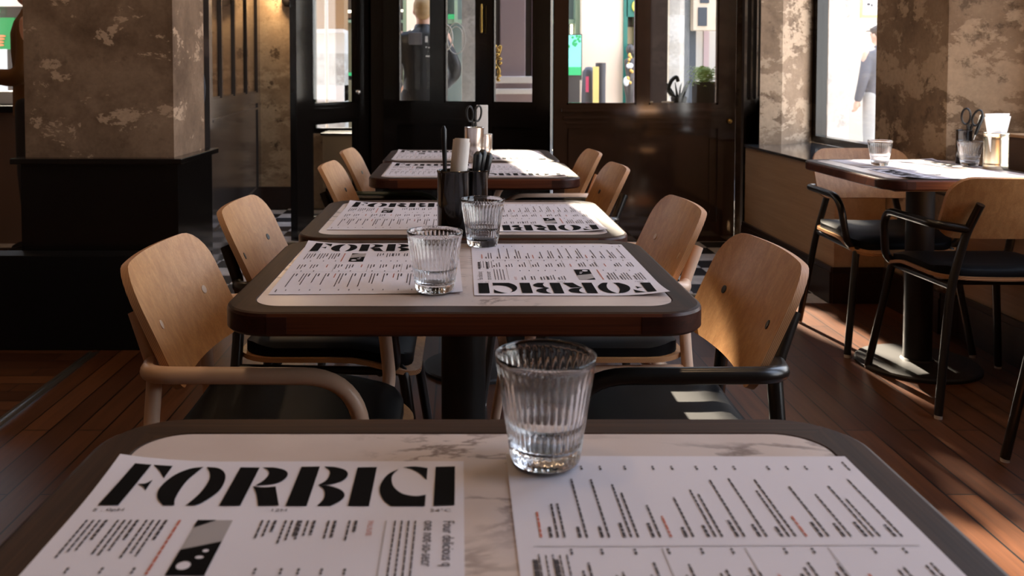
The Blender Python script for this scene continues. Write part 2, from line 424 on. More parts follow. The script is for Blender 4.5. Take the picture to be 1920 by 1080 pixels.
struct(mb.build('trim_1', 'track_metal'))
struct(MB().box((-5.0, -3.3, ZC), (2.5, 6.9, ZC+0.1)).build('ceiling', 'ceiling_paint'))
# right wall: two window bays in view, two more beside the camera
pierA = [(1.90, 5.65), (2.04, 5.65), (2.32, 5.87), (2.42, 5.87), (2.42, 6.95), (2.34, 6.95), (2.03, 5.98)]
pierB = [(2.06, 4.42), (2.06, 3.77), (2.32, 3.60), (2.42, 3.60), (2.42, 4.58), (2.32, 4.58)]
struct(MB().prism(pierA, 0, ZC).build('wall_right', 'plaster_pier'))
struct(MB().prism(pierB, 0, ZC).build('wall_right_pier', 'plaster_pier'))
struct(MB().prism([(2.12, 1.45), (2.42, 1.45), (2.42, 1.95), (2.12, 1.95)], 0, ZC).build('wall_right_near', 'plaster_pier'))
mb = MB()
mb.box((2.32, -3.3, 3.40), (2.44, 1.45, ZC)); mb.box((2.32, 1.95, 3.40), (2.44, 3.60, ZC)); mb.box((2.32, 4.58, 3.40), (2.44, 5.87, ZC))
struct(mb.build('wall_right_lintel', 'rear_paint'))
mb = MB(); mb.box((2.12, -3.3, 0), (2.44, 1.45, 0.66)); mb.box((2.32, -3.3, 0.66), (2.44, 0.0, 3.40))
struct(mb.build('wall_right_base', 'panel_wood'))
LED1 = [(1.81, 4.285), (2.055, 4.285), (2.055, 4.425), (2.31, 4.585), (2.31, 5.855), (2.04, 5.64), (1.81, 5.64)]
LED2 = [(2.12, 1.955), (2.31, 1.955), (2.31, 3.60), (2.12, 3.725)]
struct(MB().prism(LED1, 0, 0.648).build('wall_ledge', 'panel_wood'))
struct(MB().prism(LED2, 0, 0.648).build('wall_ledge_near', 'panel_wood'))
struct(MB().prism([(1.80, 4.275)]+LED1[1:6]+[(1.80, 5.64)], 0.649, 0.664).build('trim_2', 'sill_slate'))
struct(MB().prism([(2.11, 1.955), (2.31, 1.955), (2.31, 3.60), (2.11, 3.735)], 0.649, 0.664).build('trim_3', 'sill_slate'))
def skirting(name, pts):
    mb = MB()
    for a, b in zip(pts[:-1], pts[1:]):
        seg_box(mb, a, b, -0.0, 1.0, 0, 0.150, 0.024); seg_box(mb, a, b, 0, 1.0, 0.150, 0.175, 0.014)
    struct(mb.build(name, 'skirting_wood'))
skirting('baseboard_right', [(1.797, 5.64), (1.797, 4.272), (2.047, 4.272), (2.047, 3.76), (2.107, 3.72), (2.107, 1.45)])
def window(name, p, q, z0, z1, jamb=0.06, mull=()):
    root = empty(name); struct(root)
    mb = MB(); L = math.dist(p, q); j = jamb/L
    seg_box(mb, p, q, 0, j, z0, z1, 0.07); seg_box(mb, p, q, 1-j, 1, z0, z1, 0.07)
    seg_box(mb, p, q, j, 1-j, z0, z0+0.045, 0.07); seg_box(mb, p, q, j, 1-j, z1-0.05, z1, 0.07)
    for k in mull: seg_box(mb, p, q, k-0.02/L, k+0.02/L, z0+0.045, z1-0.05, 0.05)
    mb.build('window_frame', 'gloss_black', root)
    g = MB(); seg_box(g, p, q, j, 1-j, z0+0.045, z1-0.05, 0.004); g.build('window_pane', 'window_glass', root)
    return root
window('window_1', (2.35, 5.87), (2.35, 4.58), 0.664, 3.40, 0.075)
window('window_2', (2.35, 3.60), (2.35, 1.95), 0.664, 3.40)
window('window_3', (2.40, 1.45), (2.40, 0.0), 0.664, 3.40)
# rear and left walls close the room behind the camera
struct(MB().box((-5.0, -3.4, 0), (2.44, -3.3, ZC)).build('wall_rear', 'rear_paint'))
struct(MB().box((-5.1, -3.3, 0), (-5.0, 8.2, ZC)).build('wall_left', 'rear_paint'))
struct(MB().box((-5.0, 6.9, 4.0), (2.44, 7.0, ZC+0.1)).build('wall_back_lintel', 'rear_paint'))

# ---- left pillar with its dark base and plinth
struct(MB().box((-1.80, 3.68, 0.30), (-1.185, 4.12, ZC)).build('wall_pillar', 'plaster_pillar'))
mb = MB(); mb.box((-1.805, 3.645, 0.0), (-1.160, 4.15, 0.738)); struct(mb.build('trim_4', 'gloss_black'))
mb = MB(); mb.bevbox((-1.835, 3.615, 0.738), (-1.135, 4.18, 0.762), 0.004); struct(mb.build('trim_5', 'gloss_black'))
mb = MB(); mb.bevbox((-3.6, 3.53, 0.0), (-1.02, 3.64, 0.382), 0.004); struct(mb.build('trim_6', 'matte_black'))

# ---- doors and glazed screens
def glazed(name, p, q, z_top, t, solids, panes, panels, mat, mouldings=()):
    """solids/panes/panels: (px0, px1, z0, z1) measured along the plan line"""
    root = empty(name); struct(root)
    f = lambda a: a if abs(a) <= 1.5 else sx_on(a, p, q)
    mb = MB()
    for a, b, z0, z1 in solids: seg_box(mb, p, q, f(a), f(b), z0, z1, t)
    mb.build('frame', mat, root)
    for a, b, z0, z1 in panes:
        g = MB(); seg_box(g, p, q, f(a), f(b), z0, z1, 0.004); g.build('glass_pane', 'window_glass', root)
        L = math.dist(p, q); e = 0.012/L; bd = MB(); a_, b_ = f(a), f(b)
        s_ = 1 if b_ > a_ else -1
        for (c0, c1, w0, w1) in ((a_, a_+s_*e, z0, z1), (b_-s_*e, b_, z0, z1), (a_, b_, z0, z0+0.012), (a_, b_, z1-0.012, z1)):
            seg_box(bd, p, q, c0, c1, w0, w1, t*0.55)
        bd.build('glazing_bead', mat, root)
    for a, b, z0, z1 in panels:
        g = MB(); seg_box(g, p, q, f(a), f(b), z0, z1, t*0.35); g.build('lower_panel', mat, root)
    for a, b, z0, z1, tt in mouldings:
        g = MB(); seg_box(g, p, q, f(a), f(b), z0, z1, tt); g.build('moulding', mat, root)
    return root
ZT = 3.70
p, q = (0.60, 5.90), (1.80, 5.90)
def zz(y, Y): return pt(960, y, Y).z
zg = zz(196, 5.9); zr0 = zz(240, 5.9)
d1 = glazed('door_1', p, q, ZT, 0.05,
    [(1037.5,1062,0,ZT), (1192,1215,zg,ZT), (1345,1377,0,ZT), (1062,1345,zr0,zg), (1062,1345,0,0.13), (1062,1345,ZT-0.1,ZT)],
    [(1062,1192,zg,ZT-0.1), (1215,1345,zg,ZT-0.1)], [(1062,1345,0.13,zr0)], 'gloss_black_warmed',
    [(1052,1355,zz(209,5.9),zz(203,5.9),0.085), (1056,1351,zz(222,5.9),zz(218,5.9),0.072), (1060,1347,zz(232,5.9),zz(228,5.9),0.064),
     (1066,1078,0.17,zr0-0.03,0.030), (1330,1341,0.17,zr0-0.03,0.030), (1066,1341,zr0-0.03,zr0,0.030), (1066,1341,0.13,0.17,0.030)])
MB().ball((1.775, 5.865, 0.80), 0.018).build('door_knob', 'brass', d1, smooth=60)
p, q = (-0.53, 6.62), (0.60, 6.14)
zg = 0.905
d2 = glazed('door_2', p, q, ZT, 0.05,
    [(722,748,0,ZT), (810,835,zg,ZT), (895,925,0,ZT), (1002,1034,0,ZT), (748,895,0.74,zg), (748,895,0,0.14), (925,1002,0.74,zg), (925,1002,0,0.14), (748,895,ZT-0.1,ZT), (925,1002,ZT-0.1,ZT)],
    [(748,810,zg,ZT-0.1), (835,895,zg,ZT-0.1), (925,1002,zg,ZT-0.1)], [(748,895,0.14,0.74), (925,1002,0.14,0.74)], 'gloss_black',
    [(815,885,0.785,0.793,0.07), (815,885,0.752,0.760,0.07), (742,900,0.872,0.884,0.066), (922,1006,0.872,0.884,0.066)])
g = MB(); a = Vector(p)+(Vector(q)-Vector(p))*sx_on(905, p, q); g.tube([(a.x-0.01, a.y-0.06, 1.40), (a.x-0.01, a.y-0.06, 1.60)], 0.009); g.tube([(a.x-0.01, a.y-0.06, 1.42), (a.x-0.01, a.y, 1.42)], 0.008); g.tube([(a.x-0.01, a.y-0.06, 1.58), (a.x-0.01, a.y, 1.58)], 0.008)
g.build('pull_handle', 'brass', d2, smooth=60)
p, q = (-1.105, 5.90), (-0.70, 6.70)
d3 = glazed('door_3', p, q, ZT, 0.055,
    [(550,581,0,ZT), (665,696,0,ZT), (581,665,0.775,0.90), (581,665,0,0.12), (581,665,ZT-0.1,ZT)],
    [(581,665,0.90,ZT-0.1), (581,665,0.12,0.775)], [], 'gloss_black', [(575,670,0.865,0.875,0.075), (575,670,0.79,0.80,0.075)])
MB().ball((-0.745, 6.52, 0.98), 0.02).build('door_knob', 'steel', d3, smooth=60)
mb = MB(); mb.box((-0.665, 6.64, 0), (-0.545, 6.76, ZT)); struct(mb.build('trim_7', 'gloss_black'))
mb = MB(); mb.box((1.83, 5.92, 0), (1.868, 5.97, ZT)); struct(mb.build('trim_8', 'gloss_black_warmed'))
mb = MB(); mb.box((-1.5, 5.85, ZT), (2.04, 6.8, ZC)); struct(mb.build('wall_back', 'gloss_black'))
p, q = (-1.42, 5.00), (-1.66, 7.30)
zs_ = 0.965
glazed('window_4', p, q, ZT, 0.03,
    [(388,394,0,ZT), (412,414,zs_,ZT), (437,439,zs_,ZT), (460,462,zs_,ZT), (480,486,0,ZT), (394,480,0.88,zs_), (394,480,0,0.2), (394,480,ZT-0.1,ZT)],
    [(394,412,zs_,ZT-0.1), (414,437,zs_,ZT-0.1), (439,460,zs_,ZT-0.1), (462,480,zs_,ZT-0.1)], [(394,480,0.2,0.88)], 'gloss_grey', [(394,480,0.83,0.845,0.035)])
p, q = (1.915, 6.10), (2.34, 6.93)
glazed('window_5', p, q, ZT, 0.05,
    [(0.0,0.12,0,ZT), (0.30,0.38,0.93,ZT), (0.56,0.64,0.93,ZT), (0.88,1.0,0,ZT), (0.12,0.88,0.83,0.93), (0.12,0.88,0,0.2), (0.12,0.88,ZT-0.1,ZT)],
    [(0.12,0.30,0.93,ZT-0.1), (0.38,0.56,0.93,ZT-0.1), (0.64,0.88,0.93,ZT-0.1)], [(0.12,0.88,0.2,0.83)], 'gloss_grey', [(0.12,0.88,0.79,0.805,0.04)])
# outer wall beyond the lobby
struct(MB().box((-1.72, 7.36, 0), (-1.23, 7.55, ZC)).build('wall_lobby', 'plaster_spotted'))
struct(MB().box((-1.70, 7.335, 0), (-1.23, 7.36, 0.18)).build('baseboard_lobby', 'skirting_wood'))
struct(MB().box((-1.23, 7.36, 0), (-0.50, 7.50, 0.62)).build('wall_lobby_base', 'plaster_spotted'))
window('window_6', (-1.23, 7.43), (-0.50, 7.43), 0.62, 2.6, 0.03)
mb = MB(); mb.box((-5.0, 8.1, 0), (-1.72, 8.2, 0.75)); mb.box((-5.0, 8.1, 2.6), (-1.72, 8.2, ZC)); mb.box((-2.4,8.1,0.75),(-1.72,8.2,2.6)); struct(mb.build('wall_back_left', 'rear_paint'))
struct(MB().box((-5.0, 7.0, -0.05), (-1.72, 8.2, 0)).build('floor_bar', 'checker_tile'))
struct(MB().box((-5.0, 6.95, ZC), (-1.72, 8.2, ZC+0.1)).build('ceiling_bar', 'ceiling_paint'))
window('window_7', (-5.0, 8.15), (-2.4, 8.15), 0.75, 2.6, 0.05, (0.5,))
# ------------------------------------------------------------------ furniture builders
def plate_rows(w, z0, z1, r, nu=14, nz=5, nr=6, r0=None):
    """rows (v, halfwidth) of a rounded rectangle"""
    r0 = r if r0 is None else r0
    rows = []
    for k in range(nr+1):
        a = R(90*k/nr); rows.append((z0+r0-r0*math.cos(a), w/2-r0+r0*math.sin(a)))
    for k in range(1, nz): rows.append((z0+r0+(z1-r-z0-r0)*k/nz, w/2))
    for k in range(nr+1):
        a = R(90*k/nr); rows.append((z1-r+r*math.sin(a), w/2-r+r*math.cos(a)))
    return rows
def plate(rows, fn, nu=16):
    """closed plate: fn(u, v, side) -> point; returns MB; rim faces get material 1"""
    mb = MB(); n = len(rows); m_ = nu+1
    for side in (0, 1):
        vs = []
        for v, hw in rows:
            for i in range(m_): vs.append(fn(-hw+2*hw*i/nu, v, side))
        mb.v += [tuple(p) for p in vs]
    o = n*m_
    for j in range(n-1):
        for i in range(nu):
            a = j*m_+i
            mb.f.append((a, a+1, a+m_+1, a+m_)); mb.mi.append(0)
            mb.f.append((o+a, o+a+m_, o+a+m_+1, o+a+1)); mb.mi.append(0)
    loop = [i for i in range(m_)] + [j*m_+nu for j in range(1, n)] + [(n-1)*m_+i for i in range(nu-1, -1, -1)] + [j*m_ for j in range(n-2, 0, -1)]
    L = len(loop)
    for k in range(L):
        a, b = loop[k], loop[(k+1)%L]; mb.f.append((a, o+a, o+b, b)); mb.mi.append(1)
    return mb

def make_chair(frame='black_metal', dowel='dowel_black'):
    root = empty('armchair')
    zb0, zb1 = 0.571, 0.779
    yb0, yb1 = -0.165, -0.262
    def bk(u, v, side):
        t = (v-zb0)/(zb1-zb0); y = yb0+(yb1-yb0)*t
        y += 0.030*(abs(u)/0.21)**2
        return (u, y-0.013*side, v-0.004*side)
    b = plate(plate_rows(0.425, zb0, zb1, 0.068, r0=0.055), bk).build('backrest', ['oak_veneer', 'ply_edge'], root, smooth=50)
    for s in (-1, 1):
        x = s*0.128; z = 0.668; t = (z-zb0)/(zb1-zb0); P0 = Vector((x, yb0+(yb1-yb0)*t+0.030*(x/0.21)**2, z))
        nrm = Vector((1, 0.060*x/0.21**2, 0)).cross(Vector((0, (yb1-yb0)/(zb1-zb0), 1))); nrm = -nrm if nrm.y < 0 else nrm; nrm.normalize()
        M = nrm.to_track_quat('Z', 'Y').to_matrix().to_4x4(); M.translation = P0
        MB().lathe([(0.0085, -0.002), (0.0085, 0.0012), (0.0075, 0.0016)], seg=20).xf(M).build('dowel', dowel, b)
    # seat
    def zs(u, v):
        t = max(0.0, (v-0.06)/0.16); q = max(0.0, (-v-0.10)/0.12)
        return 0.440-0.030*t*t-0.010*t*(u/0.21)**2+0.006*q*q+0.008*(u/0.21)**2*(1-min(1,t))
    def shell(u, v, side): return (u, v, zs(u, v)-0.011*side)
    plate(plate_rows(0.435, -0.205, 0.225, 0.085, nz=8), shell, 14).build('seat_shell', ['oak_veneer', 'ply_edge'], root, smooth=50)
    rows = plate_rows(0.415, -0.193, 0.205, 0.080, nz=8)
    def cush(u, v, side):
        hw = 0.4150/2
        e = min(1.0, max(0.0, min(0.5*(hw-abs(u))/0.02, 0.5*(0.205-v)/0.02, 0.5*(v+0.193)/0.02)))
        return (u, v, zs(u, v)+0.0008+(0.020+0.012*math.sqrt(e))*(1-side))
    plate(rows, cush, 20).build('seat_cushion', 'black_leather', root, smooth=60)
    r = 0.0135
    for s in (-1, 1):
        g = MB().tube(fillet([(s*.122,-.246,.690),(s*.142,-.206,.595),(s*.190,-.205,.42),(s*.245,-.250,.010)], [.03,.08], 5), r).build('leg', frame, root, smooth=60)
        MB().lathe([(0.0125,0.0),(0.013,0.012)], (s*.245,-.250,0), 14).build('foot_cap', 'foot_clear', g, smooth=60)
        g = MB().tube(fillet([(s*.165,.150,.415),(s*.190,.185,.412),(s*.245,.245,.010)], [.02], 4), r).build('leg', frame, root, smooth=60)
        MB().lathe([(0.0125,0.0),(0.013,0.012)], (s*.245,.245,0), 14).build('foot_cap', 'foot_clear', g, smooth=60)
        MB().tube(fillet([(s*.140,-.212,.604),(s*.243,-.186,.618),(s*.243,.150,.616),(s*.222,.172,.425),(s*.130,.130,.403)], [.045,.085,.05], 9), r+.0005, 16).build('armrest', frame, root, smooth=60)
        MB().tube([(s*.188,-.205,.415),(s*.188,.18,.408)], .010).build('side_rail', frame, root, smooth=60)
    MB().tube([(-.188,-.12,.412),(.188,-.12,.412)], .010).build('crossbar', frame, root, smooth=60)
    MB().tube([(-.188,.13,.405),(.188,.13,.405)], .010).build('crossbar', frame, root, smooth=60)
    return root

TT = 0.036
def make_table(w, d, rc=0.075, inset=0.042, column=0.040, base=0.21):
    root = empty('bistro_table')
    H = 0.750; mb = MB(); n = 10
    def loop(off, z, r): return [(x, y, z) for x, y in rrect(w-2*off, d-2*off, max(0.01, r), n)]
    loops = [loop(inset, H-TT, rc-inset+0.012), loop(0.004, H-TT, rc-0.004), loop(0, H-TT+0.004, rc), loop(0, H-0.006, rc), loop(0.0018, H-0.0018, rc-0.0018), loop(0.006, H, rc-0.006), loop(inset-0.0015, H, rc-inset+0.0135), loop(inset, H-0.0015, rc-inset+0.012), loop(inset, H-0.014, rc-inset+0.012)]
    L = len(loops[0]); mb.v = [p for l in loops for p in l]
    for j in range(len(loops)):
        j2 = (j+1) % len(loops)
        for k in range(L):
            k2 = (k+1) % L; a = loops[j][k]; b = loops[j][k2]
            cx, cy = (a[0]+b[0])/2, (a[1]+b[1])/2
            corner = (k % (n+1)) != n
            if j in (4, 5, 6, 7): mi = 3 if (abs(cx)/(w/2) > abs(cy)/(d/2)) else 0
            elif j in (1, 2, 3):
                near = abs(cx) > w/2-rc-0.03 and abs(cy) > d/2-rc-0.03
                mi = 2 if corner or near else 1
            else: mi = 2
            mb.f.append((j*L+k, j*L+k2, j2*L+k2, j2*L+k)); mb.mi.append(mi)
    mb.build('table_frame', ['walnut_top', 'walnut_side', 'walnut_corner', 'walnut_top_y'], root, smooth=15)
    # corner joint blocks are seen as a darker piece on the front rail
    for s in (-1, 1):
        for t in (-1, 1):
            x0 = w/2-rc; MB().box((s*x0, t*(d/2-0.02), H-TT+0.004), (s*(x0-0.030), t*(d/2+0.0006), H-0.006)).build('corner_block', 'walnut_corner', root)
    si = inset+0.0006; mb = MB()
    mb.prism(rrect(w-2*si, d-2*si, rc-inset+0.0115, n), H-0.014, H-0.0004)
    mb.build('marble_inset', 'marble_top', root, smooth=30)
    MB().box((-w/2+0.07, -d/2+0.07, H-TT-0.012), (w/2-0.07, d/2-0.07, H-TT+0.0005)).build('under_panel', 'walnut_corner', root)
    MB().lathe([(0.09, H-TT-0.020), (0.09, H-TT-0.012)], seg=28).build('mounting_plate', 'pedestal_black', root, smooth=40)
    MB().lathe([(column, 0.018), (column, H-TT-0.019)], seg=32).build('column', 'pedestal_black', root, smooth=40)
    MB().lathe([(base, 0.0), (base, 0.010), (base-0.006, 0.016), (base*0.5, 0.021), (column+0.01, 0.023), (column+0.004, 0.030)], seg=48).build('pedestal_base', 'pedestal_black', root, smooth=40)
    return root

def make_tumbler():
    seg = 36*6; mb = MB(); H = 0.098
    def ro(z): return 0.0305+0.0152*(z/H)
    prof = [(0.0001, 0.0006, 0), (ro(0)-0.004, 0.0, 0), (ro(0)-0.001, 0.0015, 0), (ro(0.006), 0.005, 0), (ro(0.013), 0.012, 0.2)]
    for k in range(1, 9): z = 0.013+0.067*k/8; prof.append((ro(z), z, 1))
    prof += [(ro(.086), .086, .5), (ro(.090), .090, 0), (ro(H)-0.0002, H-0.0010, 0), (ro(H)-0.0007, H-0.0002, 0), (ro(H)-0.0012, H-0.0002, 0), (ro(H)-0.0017, H-0.0010, 0)]
    for z, t in ((.090, .0019), (.080, .0022), (.065, .0024), (.048, .0025), (.0400, .0026), (.0385, .0030), (.0375, .0046), (.030, .0048), (.020, .0052), (.0150, .0070), (.0130, .0120)): prof.append((ro(z)-t, z, 0))
    prof.append((0.0001, 0.0122, 0))
    n = len(prof); vs = []
    for r, z, fl in prof:
        for k in range(seg):
            a = 2*math.pi*k/seg; rr = r - fl*0.0015*(abs(math.sin(18*a)))**1.0 * (1 if r > 0.001 else 0)
            vs.append((rr*math.cos(a), rr*math.sin(a), z))
    fs = []
    for i in range(n-1):
        for k in range(seg):
            k2 = (k+1) % seg; fs.append((i*seg+k, i*seg+k2, (i+1)*seg+k2, (i+1)*seg+k))
    fs.append(tuple(range(seg-1, -1, -1))); fs.append(tuple((n-1)*seg+k for k in range(seg)))
    mb.add(vs, fs)
    return mb.build('water_glass', 'tumbler_glass', smooth=60)

# ---- printed menu
def letter(points):
    """outline with smooth stretches: (x, y) smooth, (x, y, 1) corner"""
    P = [(p[0], p[1], len(p) > 2) for p in points]; n = len(P); out = []
    for i in range(n):
        b, c = P[i], P[(i+1) % n]
        a = P[i-1] if not b[2] else (2*b[0]-c[0], 2*b[1]-c[1]); d = P[(i+2) % n] if not c[2] else (2*c[0]-b[0], 2*c[1]-b[1])
        k_n = 1 if (b[2] and c[2]) else 6
        for k in range(k_n):
            t = k/k_n
            out.append(tuple(0.5*((2*b[j])+(c[j]-a[j])*t+(2*a[j]-5*b[j]+4*c[j]-d[j])*t*t+(3*b[j]-a[j]-3*c[j]+d[j])*t**3) for j in (0, 1)))
    return out
def uvp(x, y):
    """crop pixels of the lettering -> paper coordinates (metres, origin at the paper's middle)"""
    px, py = 440+x/4, 840+y/4
    py_ = py-142
    return ((px-863)/py_*0.35+0.309-0.1525-0.002, 0.215-(0.8125-0.35*1671/py_)*1.0)
LET = [
 [(-725,134,1),(-605,134,1),(-850,421,1),(-1000,421,1)],
 [(-590,134,1),(-450,134,1),(-516,222,1),(-548,170)],
 [(-708,268,1),(-650,262),(-597,236,1),(-652,312,1),(-668,285)],
 [(-225,133,1),(-330,150),(-450,205),(-545,290),(-565,360),(-525,420,1),(-442,420,1),(-430,360),(-350,240)],
 [(-200,133,1),(-115,142),(-70,180),(-72,240),(-120,318),(-230,395),(-290,420,1),(-358,420,1),(-255,330),(-190,240),(-180,180)],
 [(45,135,1),(185,137,1),(40,422,1),(-115,422,1)],
 [(205,137,1),(290,137),(365,155),(390,185),(365,225),(290,258),(150,272,1),(215,230),(252,185),(240,152)],
 [(135,278,1),(215,284),(300,278,1),(322,420,1),(170,422,1),(158,330)],
 [(490,132,1),(625,130,1),(525,422,1),(370,422,1)],
 [(655,130,1),(740,135),(812,158),(828,195),(790,235),(700,262),(612,267,1),(672,230),(697,180),(687,150)],
 [(612,267,1),(700,275),(780,305),(803,345),(770,385),(700,421,1),(600,421,1),(642,380),(658,335),(648,295)],
 [(900,137,1),(1042,135,1),(980,422,1),(825,422,1)],
 [(1200,150,1),(1120,190),(1068,260),(1060,320),(1088,380),(1140,422,1),(1388,422,1),(1395,338,1),(1320,348),(1225,330),(1163,280),(1148,220),(1165,180)],
 [(1230,137,1),(1320,131),(1412,142,1),(1402,230,1),(1355,182),(1292,147)],
 [(1470,133,1),(1612,130,1),(1605,415,1),(1450,420,1)],
]
def text_polys(s, size):
    cu = bpy.data.curves.new('t', 'FONT'); cu.body = s; cu.size = size; cu.resolution_u = 3
    ob = bpy.data.objects.new('t', cu); C.objects.link(ob)
    me = ob.to_mesh(); vs = [v.co.copy() for v in me.vertices]; fs = [tuple(p.vertices) for p in me.polygons]
    ob.to_mesh_clear(); bpy.data.objects.remove(ob); bpy.data.curves.remove(cu)
    return vs, fs
PW, PH = 0.305, 0.430
def curl(x, y):
    a = max(0.0, (-x-0.06)/0.09)*max(0.0, (y-0.10)/0.11); b = max(0.0, (x-0.09)/0.06)*max(0.0, (-y-0.12)/0.10)
    return 0.0009+0.0060*a*a+0.0028*b*b+0.0005*math.sin(14*x+3)*math.cos(9*y)
def make_menu():
    root = empty('menu_sheet')
    nx, ny = 14, 20; mb = MB()
    for side in (0, 1):
        for j in range(ny+1):
            for i in range(nx+1):
                x = -PW/2+PW*i/nx; y = -PH/2+PH*j/ny; mb.v.append((x, y, curl(x, y)-0.0003*side))
    m_ = nx+1; o = m_*(ny+1)
    for j in range(ny):
        for i in range(nx):
            a = j*m_+i; mb.f.append((a, a+1, a+m_+1, a+m_)); mb.mi.append(0); mb.f.append((o+a, o+a+m_, o+a+m_+1, o+a+1)); mb.mi.append(0)
    loop = [i for i in range(m_)]+[j*m_+nx for j in range(1, ny+1)]+[ny*m_+i for i in range(nx-1, -1, -1)]+[j*m_ for j in range(ny-1, 0, -1)]
    for k in range(len(loop)):
        a, b = loop[k], loop[(k+1) % len(loop)]; mb.f.append((a, o+a, o+b, b)); mb.mi.append(0)
    sheet = mb.build('paper_sheet', 'paper', root, smooth=60)
    def lay(mb, mat, name, h=0.0005):
        mb.v = [(x, y, curl(x, y)+h) for x, y, _ in mb.v]; return mb.build(name, mat, root)
    mb = MB()
    for L in LET:
        P = [uvp(x, y) for x, y in letter(L)]
        bm = bmesh.new(); f = bm.faces.new([bm.verts.new((x, y, 0)) for x, y in P])
        bmesh.ops.triangulate(bm, faces=[f])
        for q in range(2):
            bmesh.ops.subdivide_edges(bm, edges=[e for e in bm.edges if e.calc_length() > 0.02], cuts=1)
            bmesh.ops.triangulate(bm, faces=bm.faces[:])
        bm.verts.index_update(); mb.add([v.co for v in bm.verts], [[v.index for v in f.verts] for f in bm.faces]); bm.free()
    lay(mb, 'ink', 'title_lettering', 0.0006)
    rnd = random.Random(7)
    txt = MB(); red = MB(); rule = MB()
    def stroke(m, u, w0, w1, wd):
        """broken line of print running down the sheet: u across from the left edge, w from the title edge"""
        x = u-PW/2; y = PH/2-w0; end = PH/2-w1
        while y > end:
            l = rnd.uniform(0.004, 0.010); y2 = max(end, y-l)
            m.add([(x-wd/2, y, 0), (x-wd/2, y2, 0), (x+wd/2, y2, 0), (x+wd/2, y, 0)], [(0, 1, 2, 3)])
            y = y2-0.0011
    def words(m, s, u, w0, size, sxx=1.0, down=True):
        vs, fs = text_polys(s, size)
        if down: m.add([(u-PW/2+v.y, PH/2-w0-v.x*sxx, 0) for v in vs], fs)
        else: m.add([(u-PW/2+v.x*sxx, PH/2-w0+v.y, 0) for v in vs], fs)
    words(txt, '5 . 0pH', 0.0125, 0.0935, 0.0062, 1.35, False); words(txt, '12H', 0.152, 0.0935, 0.0062, 1.3, False); words(txt, '24\u00b0C', 0.278, 0.0935, 0.0062, 1.3, False)
    def item(u, w0, lens, price):
        stroke(txt, u, w0, w0+lens[0], 0.0024)
        for k, l in enumerate(lens[1:]): stroke(txt, u-0.0050*(k+1), w0, w0+l, 0.0017)
        if price: stroke(txt, u, price, price+0.0035, 0.0018); stroke(txt, u, price+0.005, price+0.0075, 0.0018)
    # upper band
    for u in (0.030, 0.054, 0.076): item(u, 0.108, (0.030, rnd.uniform(.04,.055), rnd.uniform(.045,.058), rnd.uniform(.05,.058)), 0.176)
    stroke(red, 0.0865, 0.108, 0.185, 0.0020)
    for u in (0.160, 0.178, 0.190, 0.206, 0.222): item(u, 0.108, (rnd.uniform(.016,.026), rnd.uniform(.022,.032))+((rnd.uniform(.026,.036),) if u < .2 else ()), 0.176)
    words(red, 'SMALL PLATES', 0.2315, 0.108, 0.0058, 0.62)
    for k in range(4): stroke(txt, 0.252+0.0052*k, 0.108, 0.19+0.004*(k%2), 0.0013)
    words(txt, 'one not-so-secr', 0.2745, 0.108, 0.0125, 0.80); words(txt, 'Four delicious q', 0.2890, 0.108, 0.0125, 0.80)
    for u_ in (0.2785, 0.2930): stroke(txt, u_, 0.195, 0.255, 0.004)
    # middle band
    for u in (0.026, 0.048, 0.092, 0.112, 0.150, 0.172, 0.196, 0.220, 0.244, 0.266):
        item(u, 0.212, (rnd.uniform(.014,.024), rnd.uniform(.022,.036), rnd.uniform(.024,.040)), 0.262)
    for u in (0.066, 0.128): stroke(red, u, 0.212, 0.235, 0.0020)
    for k in range(5): stroke(txt, 0.270+0.005*k, 0.205, 0.262, 0.0011)
    # lower band: long dish lines
    u = 0.018; k = 0
    while u < 0.275:
        nl = 3 if k % 3 == 1 else 2
        item(u+0.005*(nl-1), 0.286, (rnd.uniform(.014,.026),)+tuple(rnd.uniform(.05,.098) for _ in range(nl-1)), 0.401)
        u += 0.005*nl+0.0065; k += 1
        if k in (4, 9): stroke(red, u, 0.286, 0.318, 0.0018); u += 0.008
    stroke(red, 0.286, 0.286, 0.325, 0.0018)
    stroke(txt, 0.008, 0.400, 0.417, 0.0016)
    def line(u0, w0, u1, w1, t=0.0004):
        x0, y0, x1, y1 = u0-PW/2, PH/2-w0, u1-PW/2, PH/2-w1
        n_ = 10
        for q in range(n_):
            a, b_ = q/n_, (q+1)/n_
            if abs(u1-u0) > abs(w1-w0): rule.add([(x0+(x1-x0)*a, y0-t, 0), (x0+(x1-x0)*b_, y0-t, 0), (x0+(x1-x0)*b_, y0+t, 0), (x0+(x1-x0)*a, y0+t, 0)], [(0,1,2,3)])
            else: rule.add([(x0-t, y0+(y1-y0)*a, 0), (x0+t, y0+(y1-y0)*a, 0), (x0+t, y0+(y1-y0)*b_, 0), (x0-t, y0+(y1-y0)*b_, 0)], [(0,1,2,3)])
    line(0.012, 0.273, 0.293, 0.273); line(0.245, 0.108, 0.243, 0.205); line(0.200, 0.205, 0.200, 0.270); line(0.140, 0.205, 0.140, 0.270); line(0.080, 0.205, 0.080, 0.270)
    lay(txt, 'grey_ink', 'printed_text'); lay(red, 'red_ink', 'red_headings'); lay(rule, 'picture_grey', 'ruled_lines')
    pic = MB(); x0, x1, y1, y0 = 0.100-PW/2, 0.127-PW/2, PH/2-0.108, PH/2-0.186
    def q2(x, y): return (x, y, 0)
    pic.cur = 1
    pic.add([q2(x0, y0), q2(x1, y0), q2(x1, y0+0.046), q2(x0+0.014, y0+0.040), q2(x0, y0+0.034)], [(0,1,2,3,4)])
    pic.add([q2(x0, y1), q2(x0, y1-0.012), q2(x0+0.014, y1-0.0006), q2(x0+0.014, y1)], [(0,1,2,3)])
